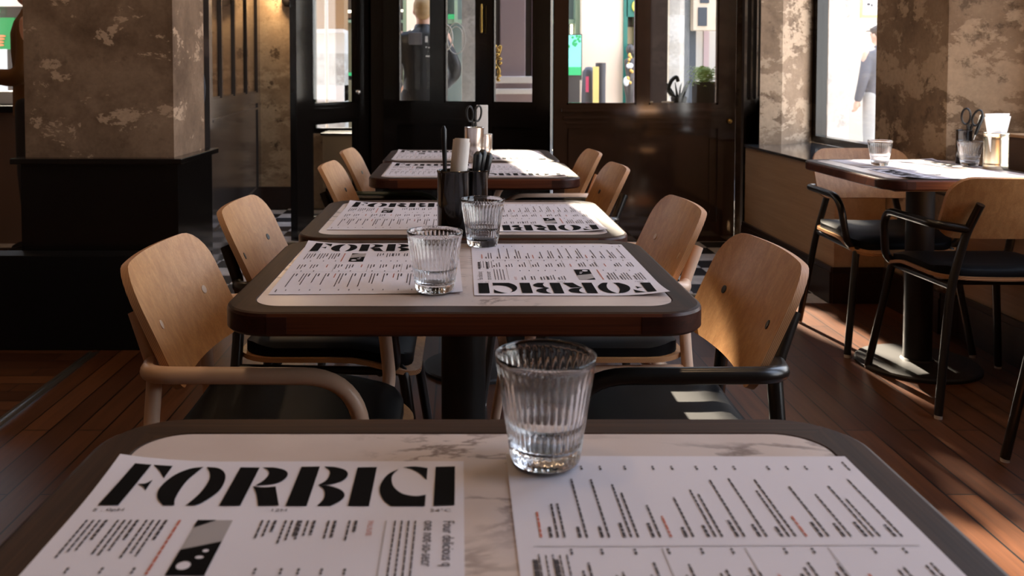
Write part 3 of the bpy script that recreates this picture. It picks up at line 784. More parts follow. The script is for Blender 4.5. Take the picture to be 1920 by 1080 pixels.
    lay(pic, ['ink', 'ink'], 'dark_picture_areas', 0.0006)
    pic = MB(); pic.add([q2(x0, y0+0.030), q2(x1, y0+0.030), q2(x1, y1), q2(x0, y1)], [(0,1,2,3)])
    for (cx, cy, rx, ry) in ((x0+.009, y0+.012, .005, .0045), (x0+.018, y0+.028, .003, .002), (x0+.020, y0+.036, .0025, .002)):
        pass
    lay(pic, 'picture_grey', 'picture_ground', 0.0004)
    pic = MB()
    for (cx, cy, rx, ry) in ((x0+.009, y0+.012, .005, .0055), (x0+.017, y0+.023, .003, .002), (x0+.019, y0+.032, .0022, .002)):
        pic.add([(cx+rx*math.cos(2*math.pi*k/14), cy+ry*math.sin(2*math.pi*k/14), 0) for k in range(14)], [tuple(range(14))])
    lay(pic, 'paper', 'pale_picture_spots', 0.0009)
    return root
# ------------------------------------------------------------------ furniture in place
MAIN = 'bistro tables in the middle row'
t1 = make_table(0.735, 0.59, base=0.19); t1.location = (0.021, 0.606, 0)
tag(t1, 'dark wood table with marble inset in the near foreground', 'table', 'marble-inset bistro tables')
T = [(0.006, 1.597, 'dark wood marble-inset table with two tumblers, in front of the black cutlery cups'),
     (0.006, 2.206, 'dark wood marble-inset table in the middle, carrying the black cutlery cups'),
     (0.049, 3.314, 'small marble-inset table in front of the doors, the nearer of the far pair'),
     (0.045, 3.918, 'small marble-inset table farthest away, nearest the dark doors')]
tabs = [t1]
for x, y, lb in T:
    c = copy_tree(t1); c.location = (x, y, 0); tag(c, lb, 'table', 'marble-inset bistro tables'); tabs.append(c)
t6 = make_table(0.63, 0.75, base=0.22, column=0.050); t6.location = (1.739, 3.352, 0)
tag(t6, 'dark wood table by the window on the right, with black round pedestal foot', 'table', 'marble-inset bistro tables')

chB = make_chair('black_metal', 'dowel_black')
chW = make_chair('beige_metal', 'dowel_pale')
chG = make_chair('green_metal', 'dowel_green')
protos = {'b': chB, 'w': chW, 'g': chG}; used = set()
CH = [('w', -0.320, 1.660, -90, 'oak armchair with beige tubular frame at the left of the second table'),
      ('b', -0.318, 2.250, -90, 'oak armchair with black tubular frame at the left of the third table'),
      ('b', -0.235, 3.235, -90, 'oak armchair with black dowels at the left of the nearer far table'),
      ('g', -0.240, 3.840, -90, 'oak armchair with grey-green dowels at the left of the farthest table'),
      ('b', 0.335, 1.660, 90, 'oak armchair with black tubular frame at the right of the second table, half in shadow'),
      ('w', 0.325, 2.250, 90, 'oak armchair with beige tubular frame at the right of the third table'),
      ('b', 0.320, 3.180, 90, 'oak armchair with black frame at the right of the nearer far table'),
      ('w', 0.320, 3.780, 90, 'oak armchair with beige frame at the right of the farthest table'),
      ('b', 1.780, 3.070, 0, 'oak armchair with black frame seen from behind at the near side of the window table'),
      ('b', 1.758, 3.688, 180, 'oak armchair with black frame facing the camera at the far side of the window table'),
      ('b', 1.800, 2.252, 180, 'black-framed armchair mostly out of the picture at the right edge, only its leg showing')]
for k, x, y, rz, lb in CH:
    o = protos[k] if k not in used else copy_tree(protos[k]); used.add(k)
    o.location = (x, y, 0); o.rotation_euler = (0, 0, R(rz)); tag(o, lb, 'chair', 'oak-backed armchairs at the tables')

ZTOP = 0.7500
m0 = make_menu(); first = True
MN = [(-0.1525, 0.579, 0, 'paper menu at the left of the foreground table, its title upright'),
      (0.1975, 0.590, 180, 'paper menu at the right of the foreground table under the large tumbler'),
      (-0.156, 1.630, 1.2, 'paper menu at the left of the second table beside the short tumbler'),
      (0.178, 1.619, 180, 'paper menu with upside-down title at the right of the second table'),
      (-0.148, 2.226, 0, 'paper menu at the left of the third table beside the black cups'),
      (0.176, 2.200, 180, 'paper menu with upside-down title at the right of the third table'),
      (-0.114, 3.308, 0, 'paper menu at the left of the nearer far table'),
      (0.215, 3.308, 180, 'paper menu at the right of the nearer far table, mostly in sun'),
      (-0.132, 3.920, 0, 'paper menu at the left of the farthest table'),
      (0.205, 3.920, 180, 'paper menu at the right of the farthest table, half in sun'),
      (1.735, 3.165, 90, 'paper menu on the near half of the window table'),
      (1.745, 3.535, -90, 'paper menu on the far half of the window table')]
menus = []
for x, y, rz, lb in MN:
    o = m0 if first else copy_tree(m0); first = False; menus.append(o)
    o.location = (x, y, ZTOP); o.rotation_euler = (0, 0, R(rz)); o.scale = (1.02, 1, 1); tag(o, lb, 'menu', 'paper menus laid on the tables')

g0 = make_tumbler(); first = True
for x, y, z, rz, lb in [(0.0765, 0.790, 0.0032, 0, 'large ribbed tumbler nearest the camera on the corner of a menu'),
      (-0.0410, 1.427, 0.0030, 4, 'ribbed tumbler on the second table on the right edge of the left menu'),
      (0.0460, 1.825, 0.0, 2, 'ribbed tumbler on the second table in front of the black cups'),
      (1.622, 3.435, 0.0030, 3, 'ribbed tumbler at the left of the window table'),
      (1.966, 3.430, 0.0030, 0, 'ribbed tumbler at the right of the window table before the tin of napkins')]:
    o = g0 if first else g0.copy()
    if not first: C.objects.link(o)
    first = False; o.location = (x, y, ZTOP+z); o.rotation_euler = (0, 0, R(rz)); tag(o, lb, 'glass', 'ribbed tumblers on the tables')

def cup(name, mat, r, h, x, y, lb, cat='cutlery holder', ribs=False):
    pr = [(0.0005, 0.0), (r-0.002, 0.0), (r, 0.002)]
    if ribs:
        for k in range(0, 22): z = 0.02+(h-0.04)*k/21; pr.append((r-(0.0012 if k % 2 else 0), z))
    else: pr += [(r, h*0.5)]
    pr += [(r, h-0.006), (r+0.0012, h-0.004), (r+0.0012, h-0.001), (r, h), (r-0.0012, h-0.001), (r-0.0016, h-0.006), (r-0.0016, 0.004), (0.0005, 0.003)]
    o = MB().lathe(pr, seg=48).build(name, mat, smooth=50); o.location = (x, y, ZTOP); return tag(o, lb, cat)
def knife(x, y, tip, L, lb, name='table_knife', h=0.10, grp=None, w=0.0075):
    """black-handled cutlery standing in a cup: from the cup floor to the handle end"""
    A = Vector((x, y, ZTOP+0.006)); B = Vector(tip); d = (B-A)
    root = empty(name, (x, y, ZTOP+0.004)); tag(root, lb, 'knife', grp)
    o = Vector((x, y, ZTOP+0.004))
    S = A+d*(1-h/d.length)
    MB().tube([A-o, S-o], [0.002, 0.004], 8).build('blade', 'steel', root, smooth=60)
    MB().tube([S-o, S+d.normalized()*0.01-o, (S+B)/2-o, B-d.normalized()*0.008-o, B-o], [w*0.6, w*0.8, w*0.95, w*1.1, w*0.5], 12).build('handle', 'plastic_black', root, smooth=60)
    return root
def napkin_roll(x, y, tip, r, lb, mat='napkin'):
    A = Vector((x, y, ZTOP+0.006)); B = Vector(tip); d = (B-A).normalized()
    M = d.to_track_quat('Z', 'Y').to_matrix().to_4x4(); M.translation = A
    L = (B-A).length; mb = MB(); n = 60; vs = []
    for k in range(n):
        a = 2*math.pi*2.3*k/(n-1); rr = r*(0.80+0.20*k/(n-1)); vs.append((rr*math.cos(a), rr*math.sin(a)*0.9))
    for t_ in (0, 1):
        off = 0.0014
    P = [(x_, y_, 0) for x_, y_ in vs]+[(x_, y_, L+0.004*math.sin(k*0.11)) for k, (x_, y_) in enumerate(vs)]
    Q = [(x_*0.94, y_*0.94, z_) for x_, y_, z_ in P]
    mb.v = P+Q; 
    for k in range(n-1):
        mb.f += [(k, k+1, n+k+1, n+k), (2*n+k, 3*n+k, 3*n+k+1, 2*n+k+1), (n+k, n+k+1, 3*n+k+1, 3*n+k)]; mb.mi += [0, 0, 0]
    mb.xf(Matrix.Translation(-A) @ M)
    o = mb.build('rolled_napkin', mat, smooth=50); o.location = A; return tag(o, lb, 'napkin')
def napkin_stack(x, y, z0, wd, h, n, lb, tilt=0.0, mat='white_napkin', rz=0.0, cat='napkin', fan=0.012):
    """folded paper napkins standing upright in a holder, each fanned a little"""
    mb = MB()
    for k in range(n):
        q = MB(); ty = -0.022+0.044*k/(n-1); hh = h*(0.93+0.07*math.sin(k*2.1)); s = (k/(n-1)-0.5)*fan
        q.bevbox((-wd/2, ty-0.0015, 0), (wd/2, ty+0.0015, hh), 0.0012)
        q.v = [(a+s*(c/h)*1.6+(0.25*a*(c/h) if tilt else 0)+tilt*c, b+0.10*(ty)*(c/h)*2, c) for a, b, c in q.v]; mb.add(q.v, q.f)
    o = mb.build('paper_napkins', mat); o.location = (x, y, z0); o.rotation_euler = (0, 0, rz); o['kind'] = 'stuff'; return tag(o, lb, cat)
def scissors(x, y, tip, lb, ang=0.0, sc_=1.0):
    A = Vector((x, y, ZTOP+0.006)); B = Vector(tip); d = (B-A).normalized(); L = (B-A).length
    M = d.to_track_quat('Z', 'Y').to_matrix().to_4x4() @ Matrix.Rotation(ang, 4, 'Z')
    root = empty('kitchen_scissors', A); tag(root, lb, 'scissors')
    for s in (-1, 1):
        b = MB().prism([(-0.006, -0.001), (0.006, -0.001), (0.004, 0.001), (-0.005, 0.001)], 0, L-0.065); b.xf(M @ Matrix.Translation((s*0.003, s*0.001, 0))); b.build('blade', 'steel', root)
        c = Vector((s*0.017*sc_, 0, L-0.033)); ring = []
        for k in range(21):
            a = 2*math.pi*k/20; ring.append(c+Vector((0.0135*sc_*math.cos(a)+s*0.003*math.sin(a), 0, 0.031*math.sin(a))))
        mb = MB().tube(ring, 0.0042, 8, cap=False); mb.tube([(s*0.003, 0, L-0.085), (s*0.008, 0, L-0.062)], 0.006, 8); mb.xf(M); mb.build('handle_loop', 'plastic_black', root, smooth=60)
    return root
cup('cutlery_cup', 'gloss_black', 0.0357, 0.142, -0.0150, 1.963, 'wide black cutlery cup on the third table, left of its pair')
cup('cutlery_cup', 'gloss_black', 0.0290, 0.138, 0.0330, 2.006, 'narrower shiny black cup on the third table, right of its pair')
napkin_roll(-0.016, 1.966, tuple(pt(866, 262, 1.975)), 0.0215, 'cream rolled napkin standing in the wide black cup')
knife(-0.030, 1.955, tuple(pt(832, 236, 1.95)), 0.2, 'black-handled knife sticking up at the left of the wide black cup', h=0.11, w=0.0055)
for k, (bx, tx, ty_, wh) in enumerate([(0.024, 897, 284, 'left'), (0.030, 906, 280, 'middle'), (0.040, 917, 286, 'right')]):
    knife(bx-0.004, 2.004+0.004*k, tuple(pt(tx, ty_, 1.998+0.010*k)), 0.2, 'black knife handle in the narrower black cup, %s one of the three' % wh, h=0.075, grp='knives in the narrower black cup', w=0.0095)
cup('cutlery_cup', 'steel', 0.0400, 0.142, pt(889, 300, 3.60).x, 3.60, 'shiny steel cutlery cup on the far tables')
cup('napkin_cup', 'steel', 0.0330, 0.110, pt(908, 300, 3.68).x, 3.675, 'steel napkin cup just behind the steel cutlery cup on the far tables', 'napkin holder')
napkin_stack(pt(904, 300, 3.675).x, 3.675, ZTOP+0.006, 0.046, 0.225, 9, 'pale paper napkins standing tall in the far steel cup', cat='napkins', fan=0.0)
scissors(pt(887, 300, 3.6).x, 3.60, tuple(pt(889, 198, 3.585)), 'black-handled scissors in the far steel cup', 0.3, 1.15)
cup('cutlery_cup', 'gloss_black', 0.0290, 0.135, 2.000, 3.530, 'black cutlery cup on the window table behind the tumbler')
cup('napkin_tin', 'tin', 0.0430, 0.136, pt(1867, 300, 3.33).x, 3.330, 'ribbed shiny tin stuffed with white napkins on the window table', 'napkin holder', ribs=True)
napkin_stack(pt(1867, 300, 3.33).x, 3.33, ZTOP+0.006, 0.046, 0.205, 13, 'white paper napkins fanned out of the ribbed tin', tilt=0.02, cat='napkins', fan=0.05)
scissors(1.996, 3.530, tuple(pt(1825, 204, 3.50)), 'black-handled scissors in the black cup on the window table', -0.8, 1.2)
knife(2.008, 3.535, tuple(pt(1843, 214, 3.55)), 0.2, 'black knife handle beside the scissors on the window table', h=0.09, w=0.008)
b = empty('wooden_box', (2.215, 3.43, 0.664)); tag(b, 'small dark wooden box on the window ledge at the right edge of the picture', 'box')
mb = MB(); mb.bevbox((-0.055, -0.10, 0), (0.085, 0.10, 0.195), 0.004); mb.build('box_body', 'brown_box', b)
MB().bevbox((-0.060, -0.105, 0.195), (0.09, 0.105, 0.208), 0.003).build('box_lid', 'panel_wood', b)

# ------------------------------------------------------------------ lobby and bar things
cb = empty('cabinet', (-0.88, 7.22, 0)); tag(cb, 'cream low cabinet with black top in the lobby behind the glass door', 'cabinet')
MB().bevbox((-0.22, -0.12, 0.20), (0.22, 0.12, 0.625), 0.004).build('body', 'cream_box', cb)
MB().bevbox((-0.20, -0.10, 0.0), (0.20, 0.11, 0.20), 0.003).build('plinth', 'matte_black', cb)
MB().bevbox((-0.235, -0.135, 0.625), (0.235, 0.13, 0.642), 0.004).build('top', 'gloss_black', cb)
sc_l = empty('wall_lamp', (pt(541, 0, 7.3).x, 7.30, 1.72)); tag(sc_l, 'round black wall lamp glowing on the plaster at the top left', 'lamp')
MB().lathe([(0.001, -0.06), (0.035, -0.055), (0.055, -0.02), (0.055, 0.02), (0.052, 0.03)], seg=28).build('lamp_shade', 'matte_black', sc_l, smooth=50)
MB().ball((0, 0, 0.035), 0.025).build('bulb', 'bulb', sc_l, smooth=60)
MB().tube([(0, 0.055, -0.03), (0, 0.01, -0.03)], 0.008).build('bracket', 'matte_black', sc_l, smooth=60)
L = bpy.data.lights.new('wall_lamp_light', 'POINT'); L.energy = 10; L.color = (1.0, 0.68, 0.38); L.shadow_soft_size = 0.03
lo = bpy.data.objects.new('wall_lamp_light', L); C.objects.link(lo); lo.parent = sc_l; lo.location = (-0.02, -0.10, 0.06)
ctr = empty('bar_counter', (-3.3, 6.1, 0)); tag(ctr, 'brown marble bar counter with dark top at the far left edge', 'counter')
MB().box((-1.5, -0.30, 0), (1.35, 0.30, 0.86)).build('body', 'bar_marble', ctr)
MB().bevbox((-1.52, -0.34, 0.86), (1.38, 0.32, 0.905), 0.006).build('worktop', 'matte_black', ctr)
pl = MB().bevbox((-0.20, -0.14, 0), (0.16, 0.12, 0.09), 0.01).build('food_tray', 'stone_white'); pl.location = (-3.02, 6.10, 0.906); tag(pl, 'white tray on the bar counter at the left edge', 'tray')

# ------------------------------------------------------------------ added fill lamps (unseen, on the ceiling, to warm and brighten the room)
for x, y, wh in [(-1.0, 0.9, 'over the left near chairs'), (1.1, 0.6, 'over the right foreground'), (-1.0, 2.9, 'over the left middle aisle'), (1.1, 2.6, 'over the right middle aisle'), (-3.0, 4.8, 'over the bar counter'), (0.2, 4.9, 'in front of the doors')]:
    dl = empty('fill_fixture', (x, y, ZC)); tag(dl, 'added unseen ceiling lamp as warm downlight ' + wh, 'lamp', 'added fill lamps')
    MB().lathe([(0.001, -0.03), (0.07, -0.03), (0.075, -0.02), (0.075, 0.0)], seg=24).build('fill_housing', 'matte_black', dl, smooth=50)
    MB().lathe([(0.001, -0.034), (0.055, -0.034), (0.055, -0.0305)], seg=24).build('fill_disc', 'bulb', dl)
    L = bpy.data.lights.new('fill', 'AREA'); L.shape = 'DISK'; L.size = 0.3; L.energy = 8; L.color = (1.0, 0.66, 0.38)
    lo = bpy.data.objects.new('fill', L); C.objects.link(lo); lo.parent = dl; lo.location = (0, 0, -0.05)
# ------------------------------------------------------------------ the street outside
def X_(px, Y): return (px-PX)/F*Y*1.0
struct(MB().box((-30, 7.55, -0.12), (30, 60, -0.03)).build('ground', 'pavement'))
struct(MB().box((2.70, -10, -0.12), (30, 7.55, -0.03)).build('ground_side', 'pavement'))
YS = 13.0
def Zs(py, Y=YS): return pt(PX, py, Y).z
def bx(mb, px0, px1, z0, z1, Y0, dep, mi=None): return mb.box((X_(px0, Y0), Y0, z0), (X_(px1, Y0), Y0+dep, z1), mi)
# shop terrace across the street (low, so the sun clears it)
sf = empty('shop_front', (0, YS, 0)); tag(sf, 'row of green and cream shop fronts across the street, seen through the doors', 'building')
def sp(name, mat, px0, px1, z0, z1, dy=0.0, dep=0.25):
    m_ = MB(); m_.box((X_(px0, YS), dy, z0), (X_(px1, YS), dy+dep, z1)); return m_.build(name, mat, sf)
ZF = 3.15
sp('wall', 'cream_wall', 1087, 1169, 0, ZF, -0.15, 0.6); sp('wall', 'cream_wall', 764, 818, 0, ZF, -0.15, 0.6)
sp('wall', 'beige_render', 1190, 2300, 0, ZF, 0, 0.5); sp('wall', 'grey_render', -300, 640, 0, ZF, 0, 0.5)
sp('shop_window', 'shop_dark', 640, 764, 0, ZF, 0.25); sp('shop_window', 'shop_greyglass', 818, 940, 0, ZF, 0.25); sp('shop_window', 'shop_greyglass', 940, 1085, 0, ZF, 0.25); sp('shop_window', 'shop_dark', 1169, 1192, 0, ZF, 0.25)
sp('stall_riser', 'beige_render', 1050, 1086, 0, Zs(150), 0.05); sp('stall_riser', 'shop_olive', 640, 764, 0, Zs(150), 0.05)
sp('window_panel', 'shop_olive', 642, 700, Zs(140), Zs(42), 0.12, 0.05); sp('fascia', 'shop_sage', 818, 1085, Zs(44), Zs(36), 0.05, 0.1)
sp('fascia', 'shop_sage', 636, 764, Zs(42), Zs(37), 0.05, 0.1); sp('pilaster', 'shop_sage', 1078, 1087, 0, ZF, 0.0, 0.2); sp('pilaster', 'shop_sage', 756, 766, 0, ZF, 0.0, 0.2)
sp('pilaster', 'shop_sage', 818, 838, 0, ZF, 0.0, 0.2); sp('pilaster', 'shop_sage', 852, 858, Zs(42), ZF, 0.0, 0.2); sp('pilaster', 'shop_green', 1164, 1171, 0, ZF, -0.2, 0.3)
sp('sign_board', 'shop_green', 1169, 1196, Zs(33), ZF, -0.2, 0.1)
g = MB(); ring = [Vector((X_(1190, YS)+0.075*math.cos(R(a)), -0.22, Zs(14)+0.085*math.sin(R(a)))) for a in range(70, 300, 12)]
g.tube(ring, 0.018, 8); g.build('sign_letter', 'sign_yellow', sf, smooth=60)
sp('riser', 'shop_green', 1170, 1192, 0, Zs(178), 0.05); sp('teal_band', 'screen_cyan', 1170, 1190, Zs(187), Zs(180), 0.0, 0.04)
sp('display_panel', 'cream_box', 1178, 1190, Zs(82), Zs(50), 0.1, 0.05)
sp('ceiling_light_strip', 'shop_light', 1071, 1075, Zs(66), Zs(45), 0.1, 0.04); sp('ceiling_light_strip', 'shop_light', 642, 672, Zs(23), Zs(18), 0.1, 0.04); sp('ceiling_light_strip', 'shop_light', 748, 760, Zs(21), Zs(17), 0.1, 0.04)
sp('warm_shelf', 'brown_box', 640, 672, Zs(33), Zs(24), 0.1, 0.05); sp('warm_shelf', 'aluminium', 1076, 1085, Zs(66), Zs(46), 0.12, 0.04)
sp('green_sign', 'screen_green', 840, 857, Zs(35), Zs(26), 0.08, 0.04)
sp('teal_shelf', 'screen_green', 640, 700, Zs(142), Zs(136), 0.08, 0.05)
g = MB(); g.tube([Vector((X_(629, YS)+0.085*math.cos(R(a)), -0.04, Zs(101)+0.085*math.sin(R(a)))) for a in range(-80, 81, 10)], 0.014, 8); g.build('neon_ring', 'neon_green', sf, smooth=60)
ds = empty('display_screen', (X_(1072, YS), YS-0.35, 0)); tag(ds, 'bright cyan and green screen standing in the shop window', 'screen')
MB().box((-0.13, 0, Zs(150)), (0.10, 0.06, Zs(66))).build('screen_frame', 'shop_dark', ds)
MB().box((-0.10, 0.0, -0.03), (0.07, 0.06, Zs(150))).build('screen_stand', 'shop_dark', ds)
MB().box((-0.12, -0.012, Zs(140)), (0.085, 0.0, Zs(68))).build('screen_picture', 'screen_cyan', ds)
MB().box((-0.12, -0.02, Zs(141)), (0.085, -0.012, Zs(126))).build('lower_band', 'screen_green', ds)
mb = MB(); rnd = random.Random(2)
for k in range(14): mb.ball((rnd.uniform(-0.10, 0.07), -0.016, rnd.uniform(Zs(90), Zs(70))), (0.02, 0.006, 0.02), 8, 6)
mb.build('leaf_pattern', 'screen_leaf', ds)
# gold dressed mannequin in the shop window
mn = empty('mannequin', (X_(1181, YS-0.35), YS-0.35, 0)); tag(mn, 'figure in gold and white clothes in the green shop window', 'mannequin')
MB().lathe([(0.01, 0.5), (0.05, 0.52), (0.06, 0.80), (0.09, 0.95), (0.05, 1.08), (0.08, 1.25), (0.085, 1.32), (0.03, 1.36), (0.028, 1.40)], seg=20).build('body', 'shop_dark', mn, smooth=60)
MB().ball((0, 0, 1.47), (0.06, 0.07, 0.08)).build('head', 'shop_dark', mn, smooth=60)
mb = MB(); mb.ball((-0.06, -0.06, 1.02), (0.045, 0.04, 0.07)); mb.ball((-0.02, -0.08, 1.24), (0.05, 0.03, 0.04)); mb.build('white_scarf', 'print_white', mn, smooth=60)
mb = MB(); rnd = random.Random(8)
for k in range(12): mb.ball((rnd.uniform(-.05,.05), -.09, rnd.uniform(.95,1.4)), (.02,.012,.025), 8, 6)
mb.build('gold_trim', 'gold_cloth', mn, smooth=60)
MB().lathe([(0.03, 0), (0.03, 0.5)], seg=12).build('stand', 'shop_dark', mn, smooth=60)
# bollards and bags on the pavement
Yb = 11.0
bo = MB().lathe([(0.001, 0), (0.065, 0), (0.062, 1.10), (0.065, 1.22), (0.064, 1.29), (0.001, 1.292)], seg=24).build('bollard', 'bollard_black', smooth=40); bo.location = (X_(1126, Yb+.15), Yb+.15, -0.03); tag(bo, 'tall dark round bollard on the pavement', 'bollard')
bg = empty('rubbish_bag', (X_(1104, Yb), Yb, -0.03)); tag(bg, 'dark upright sack with a pink label beside the yellow board', 'bag')
m_ = MB().lathe([(0.001, 0), (0.085, 0), (0.095, 0.3), (0.09, 0.9), (0.08, 1.18), (0.04, 1.235), (0.001, 1.24)], seg=20)
m_.build('sack', 'bollard_black', bg, smooth=50); MB().box((-0.05, -0.10, 0.93), (-0.015, -0.085, 1.12)).build('label', 'pink', bg)
yb = MB().prism([(-0.035, -0.02), (0.035, -0.02), (0.035, 0.02), (-0.035, 0.02)], 0, 1.24).build('sandwich_board', 'bollard_yellow'); yb.location = (X_(1117, Yb-0.15), Yb-0.15, -0.03); tag(yb, 'narrow yellow board between the sack and the bollard', 'board')
# pillars close to the doors
pu = empty('stone_pillar', (X_(962, 8.0), 8.0, 0)); tag(pu, 'mauve pillar with white stepped base right outside the middle door', 'pillar')
k8 = 8.0/F
def ring_box(nm_, mat, x0, x1, z0, z1, d): MB().bevbox((x0, -d, z0), (x1, 0.35, z1), 0.008).build(nm_, mat, pu)
ring_box('shaft', 'pillar_purple', X_(938, 8)-X_(962, 8), X_(985, 8)-X_(962, 8), 0.6, 3.6, 0.0)
ring_box('shaft_shade', 'shop_dark', X_(985, 8)-X_(962, 8), X_(998, 8)-X_(962, 8), 0.6, 3.6, -0.12)  # dark strip put in for the shadow beside the shaft
ring_box('shaft_edge', 'pillar_purple', X_(998, 8)-X_(962, 8), X_(1012, 8)-X_(962, 8), 0.3, 3.6, -0.05)
ring_box('back_strip', 'shop_dark', X_(925, 8)-X_(962, 8), X_(938, 8)-X_(962, 8), 0.3, 3.6, -0.10)
ring_box('base_moulding', 'stone_white', X_(925, 8)-X_(962, 8), X_(1000, 8)-X_(962, 8), pt(0, 156, 8).z, pt(0, 143, 8).z, 0.05)
ring_box('base_neck', 'pillar_purple', X_(928, 8)-X_(962, 8), X_(996, 8)-X_(962, 8), pt(0, 166, 8).z, pt(0, 156, 8).z, 0.03)
ring_box('base_moulding', 'stone_white', X_(922, 8)-X_(962, 8), X_(1004, 8)-X_(962, 8), pt(0, 176, 8).z, pt(0, 166, 8).z, 0.07)
ring_box('plinth', 'pillar_purple', X_(924, 8)-X_(962, 8), X_(1002, 8)-X_(962, 8), -0.03, pt(0, 176, 8).z, 0.05)
fl = MB(); rnd = random.Random(5)
path = cat_path([(0, 0, 0), (0.02, -0.01, 0.08), (-0.015, 0.0, 0.16), (0.02, 0, 0.24), (0.03, 0, 0.30), (0.0, 0, 0.27)], 6); fl.tube(path, 0.012, 8)
for k in range(9): t_ = k/8; fl.ball((rnd.uniform(-.02, .03), rnd.uniform(-.02, .0), 0.30*t_), (0.018, 0.012, 0.016), 8, 6)
fo = fl.build('gilt_scroll', 'brass', smooth=60); fo.location = (X_(932, 7.9), 7.90, pt(0, 150, 7.9).z); tag(fo, 'gilt scroll ornament standing on the base of the mauve pillar', 'ornament')
o = MB().box((X_(866, 7.9), 7.9, -0.03), (X_(899, 7.9), 8.2, 3.4)).build('rendered_post', 'plaster_outer'); tag(o, 'stained pale rendered post outside, left of the mauve pillar', 'pillar')
# things behind the right hand pane
o = MB().box((X_(1216, 8.9), 8.9, -0.03), (X_(1251, 8.9), 9.05, 3.4)).build('timber_post', 'post_brown'); tag(o, 'dark brown post outside the right door pane', 'post')
o = MB().box((X_(1252, 9.0)+0.01, 9.0, -0.03), (X_(1282, 9.0), 9.15, 3.4)).build('rendered_column', 'plaster_outer'); tag(o, 'sunlit pale column behind the dark spiky plant', 'pillar')
o = MB().box((X_(1280, 9.2), 9.2, -0.03), (X_(1304, 9.2), 9.3, 3.6)).build('navy_column', 'navy_render'); tag(o, 'dark navy column between the pale column and the notice board', 'pillar')
wg = empty('rendered_wall', (X_(1330, 9.4), 9.4, 0)); tag(wg, 'grey wall with a rosy stripe under the notice board', 'wall')
MB().box((X_(1302, 9.4)-X_(1330, 9.4), 0, -0.03), (X_(1365, 9.4)-X_(1330, 9.4), 0.08, 3.4)).build('wall_face', 'grey_render', wg)
MB().box((X_(1318, 9.4)-X_(1330, 9.4), -0.012, -0.03), (X_(1328, 9.4)-X_(1330, 9.4), 0, 3.4)).build('stripe', 'pillar_purple', wg)
nb = empty('notice_board', (X_(1326, 9.1), 9.1, 0)); tag(nb, 'cream framed glazed notice board hanging outside', 'notice board')
x0, x1 = X_(1298, 9.1)-X_(1326, 9.1), X_(1350, 9.1)-X_(1326, 9.1); z0, z1 = pt(0, 57, 9.1).z, pt(0, -60, 9.1).z
MB().bevbox((x0, 0, z0), (x1, 0.12, z1), 0.01).build('board_frame', 'beige_render', nb)
MB().box((x0+0.05, -0.01, z0+0.045), (x0+0.14, 0, pt(0, 14, 9.1).z)).build('board_pane', 'navy_render', nb); MB().box((x0+0.07, -0.01, pt(0, 6, 9.1).z), (x0+0.16, 0, z1-0.05)).build('board_pane', 'navy_render', nb)
hd = MB().tube([(x1-0.03, -0.02, z0+0.05), (x1-0.03, -0.03, z0+0.12), (x1-0.01, -0.02, z0+0.15)], 0.006, 8); hd.build('board_handle', 'matte_black', nb, smooth=60)
# window sill shelf outside the right door with pots and plants
sh = empty('plant_shelf', (1.5, 6.62, 0)); tag(sh, 'pale shelf outside the right door carrying the plants', 'shelf')
zs0 = 0.855
MB().bevbox((-0.22, -0.14, zs0-0.03), (0.40, 0.16, zs0), 0.004).build('shelf_board', 'cream_box', sh)
for s in (-0.18, 0.36): MB().box((s-0.015, 0.10, -0.03), (s+0.015, 0.13, zs0-0.03)).build('bracket_leg', 'matte_black', sh)
def pot(x, y, z, r, h, mat, lb, cat='plant pot'):
    o = MB().lathe([(0.001, 0), (r*0.75, 0), (r, h*0.85), (r*1.06, h*0.86), (r*1.06, h), (r*0.92, h), (r*0.88, h*0.8), (0.001, h*0.8)], seg=24).build('plant_pot', mat, smooth=40)
    o.location = (x, y, z); return tag(o, lb, cat)
pot(X_(1216, 6.6), 6.60, zs0, 0.030, 0.055, 'pot_cream', 'small cream pot at the left end of the plant shelf')
pot(X_(1252, 6.58), 6.58, zs0, 0.042, 0.055, 'pot_cream', 'wider cream pot beside the spiky plant')
sp_ = empty('spiky_plant', (X_(1274, 6.6), 6.62, zs0)); tag(sp_, 'dark spiky plant with curved stems in a black pot', 'plant')
MB().lathe([(0.001, 0), (0.045, 0), (0.06, 0.08), (0.055, 0.09), (0.001, 0.08)], seg=20).build('pot', 'pot_dark', sp_, smooth=40)
rnd = random.Random(11); mb = MB()
for k in range(10):
    a = rnd.uniform(0, 6.28); l = rnd.uniform(0.09, 0.15); r0_ = 0.02
    pth = cat_path([(0.02*math.cos(a), 0.02*math.sin(a), 0.07), (0.05*math.cos(a), 0.05*math.sin(a), 0.07+l*0.5), ((0.07+rnd.uniform(0, .03))*math.cos(a), 0.07*math.sin(a), 0.07+l)], 5)
    n_ = len(pth); mb.tube(pth, [0.012*(1-0.8*i/(n_-1)) for i in range(n_)], 7)
ck_ = cat_path([(-0.02, 0, 0.08), (-0.075, 0, 0.13), (-0.06, 0, 0.20), (-0.02, 0, 0.235), (-0.005, 0, 0.20)], 5); mb.tube(ck_, 0.014, 8)
mb.build('stems', 'dark_leaf', sp_, smooth=60)
fp = empty('potted_fern', (X_(1322, 6.6), 6.62, zs0)); tag(fp, 'bright green fern in a grey square planter', 'plant')
MB().bevbox((-0.075, -0.07, 0), (0.085, 0.07, 0.20), 0.006).build('planter', 'pot_grey', fp)
rnd = random.Random(3); mb = MB()
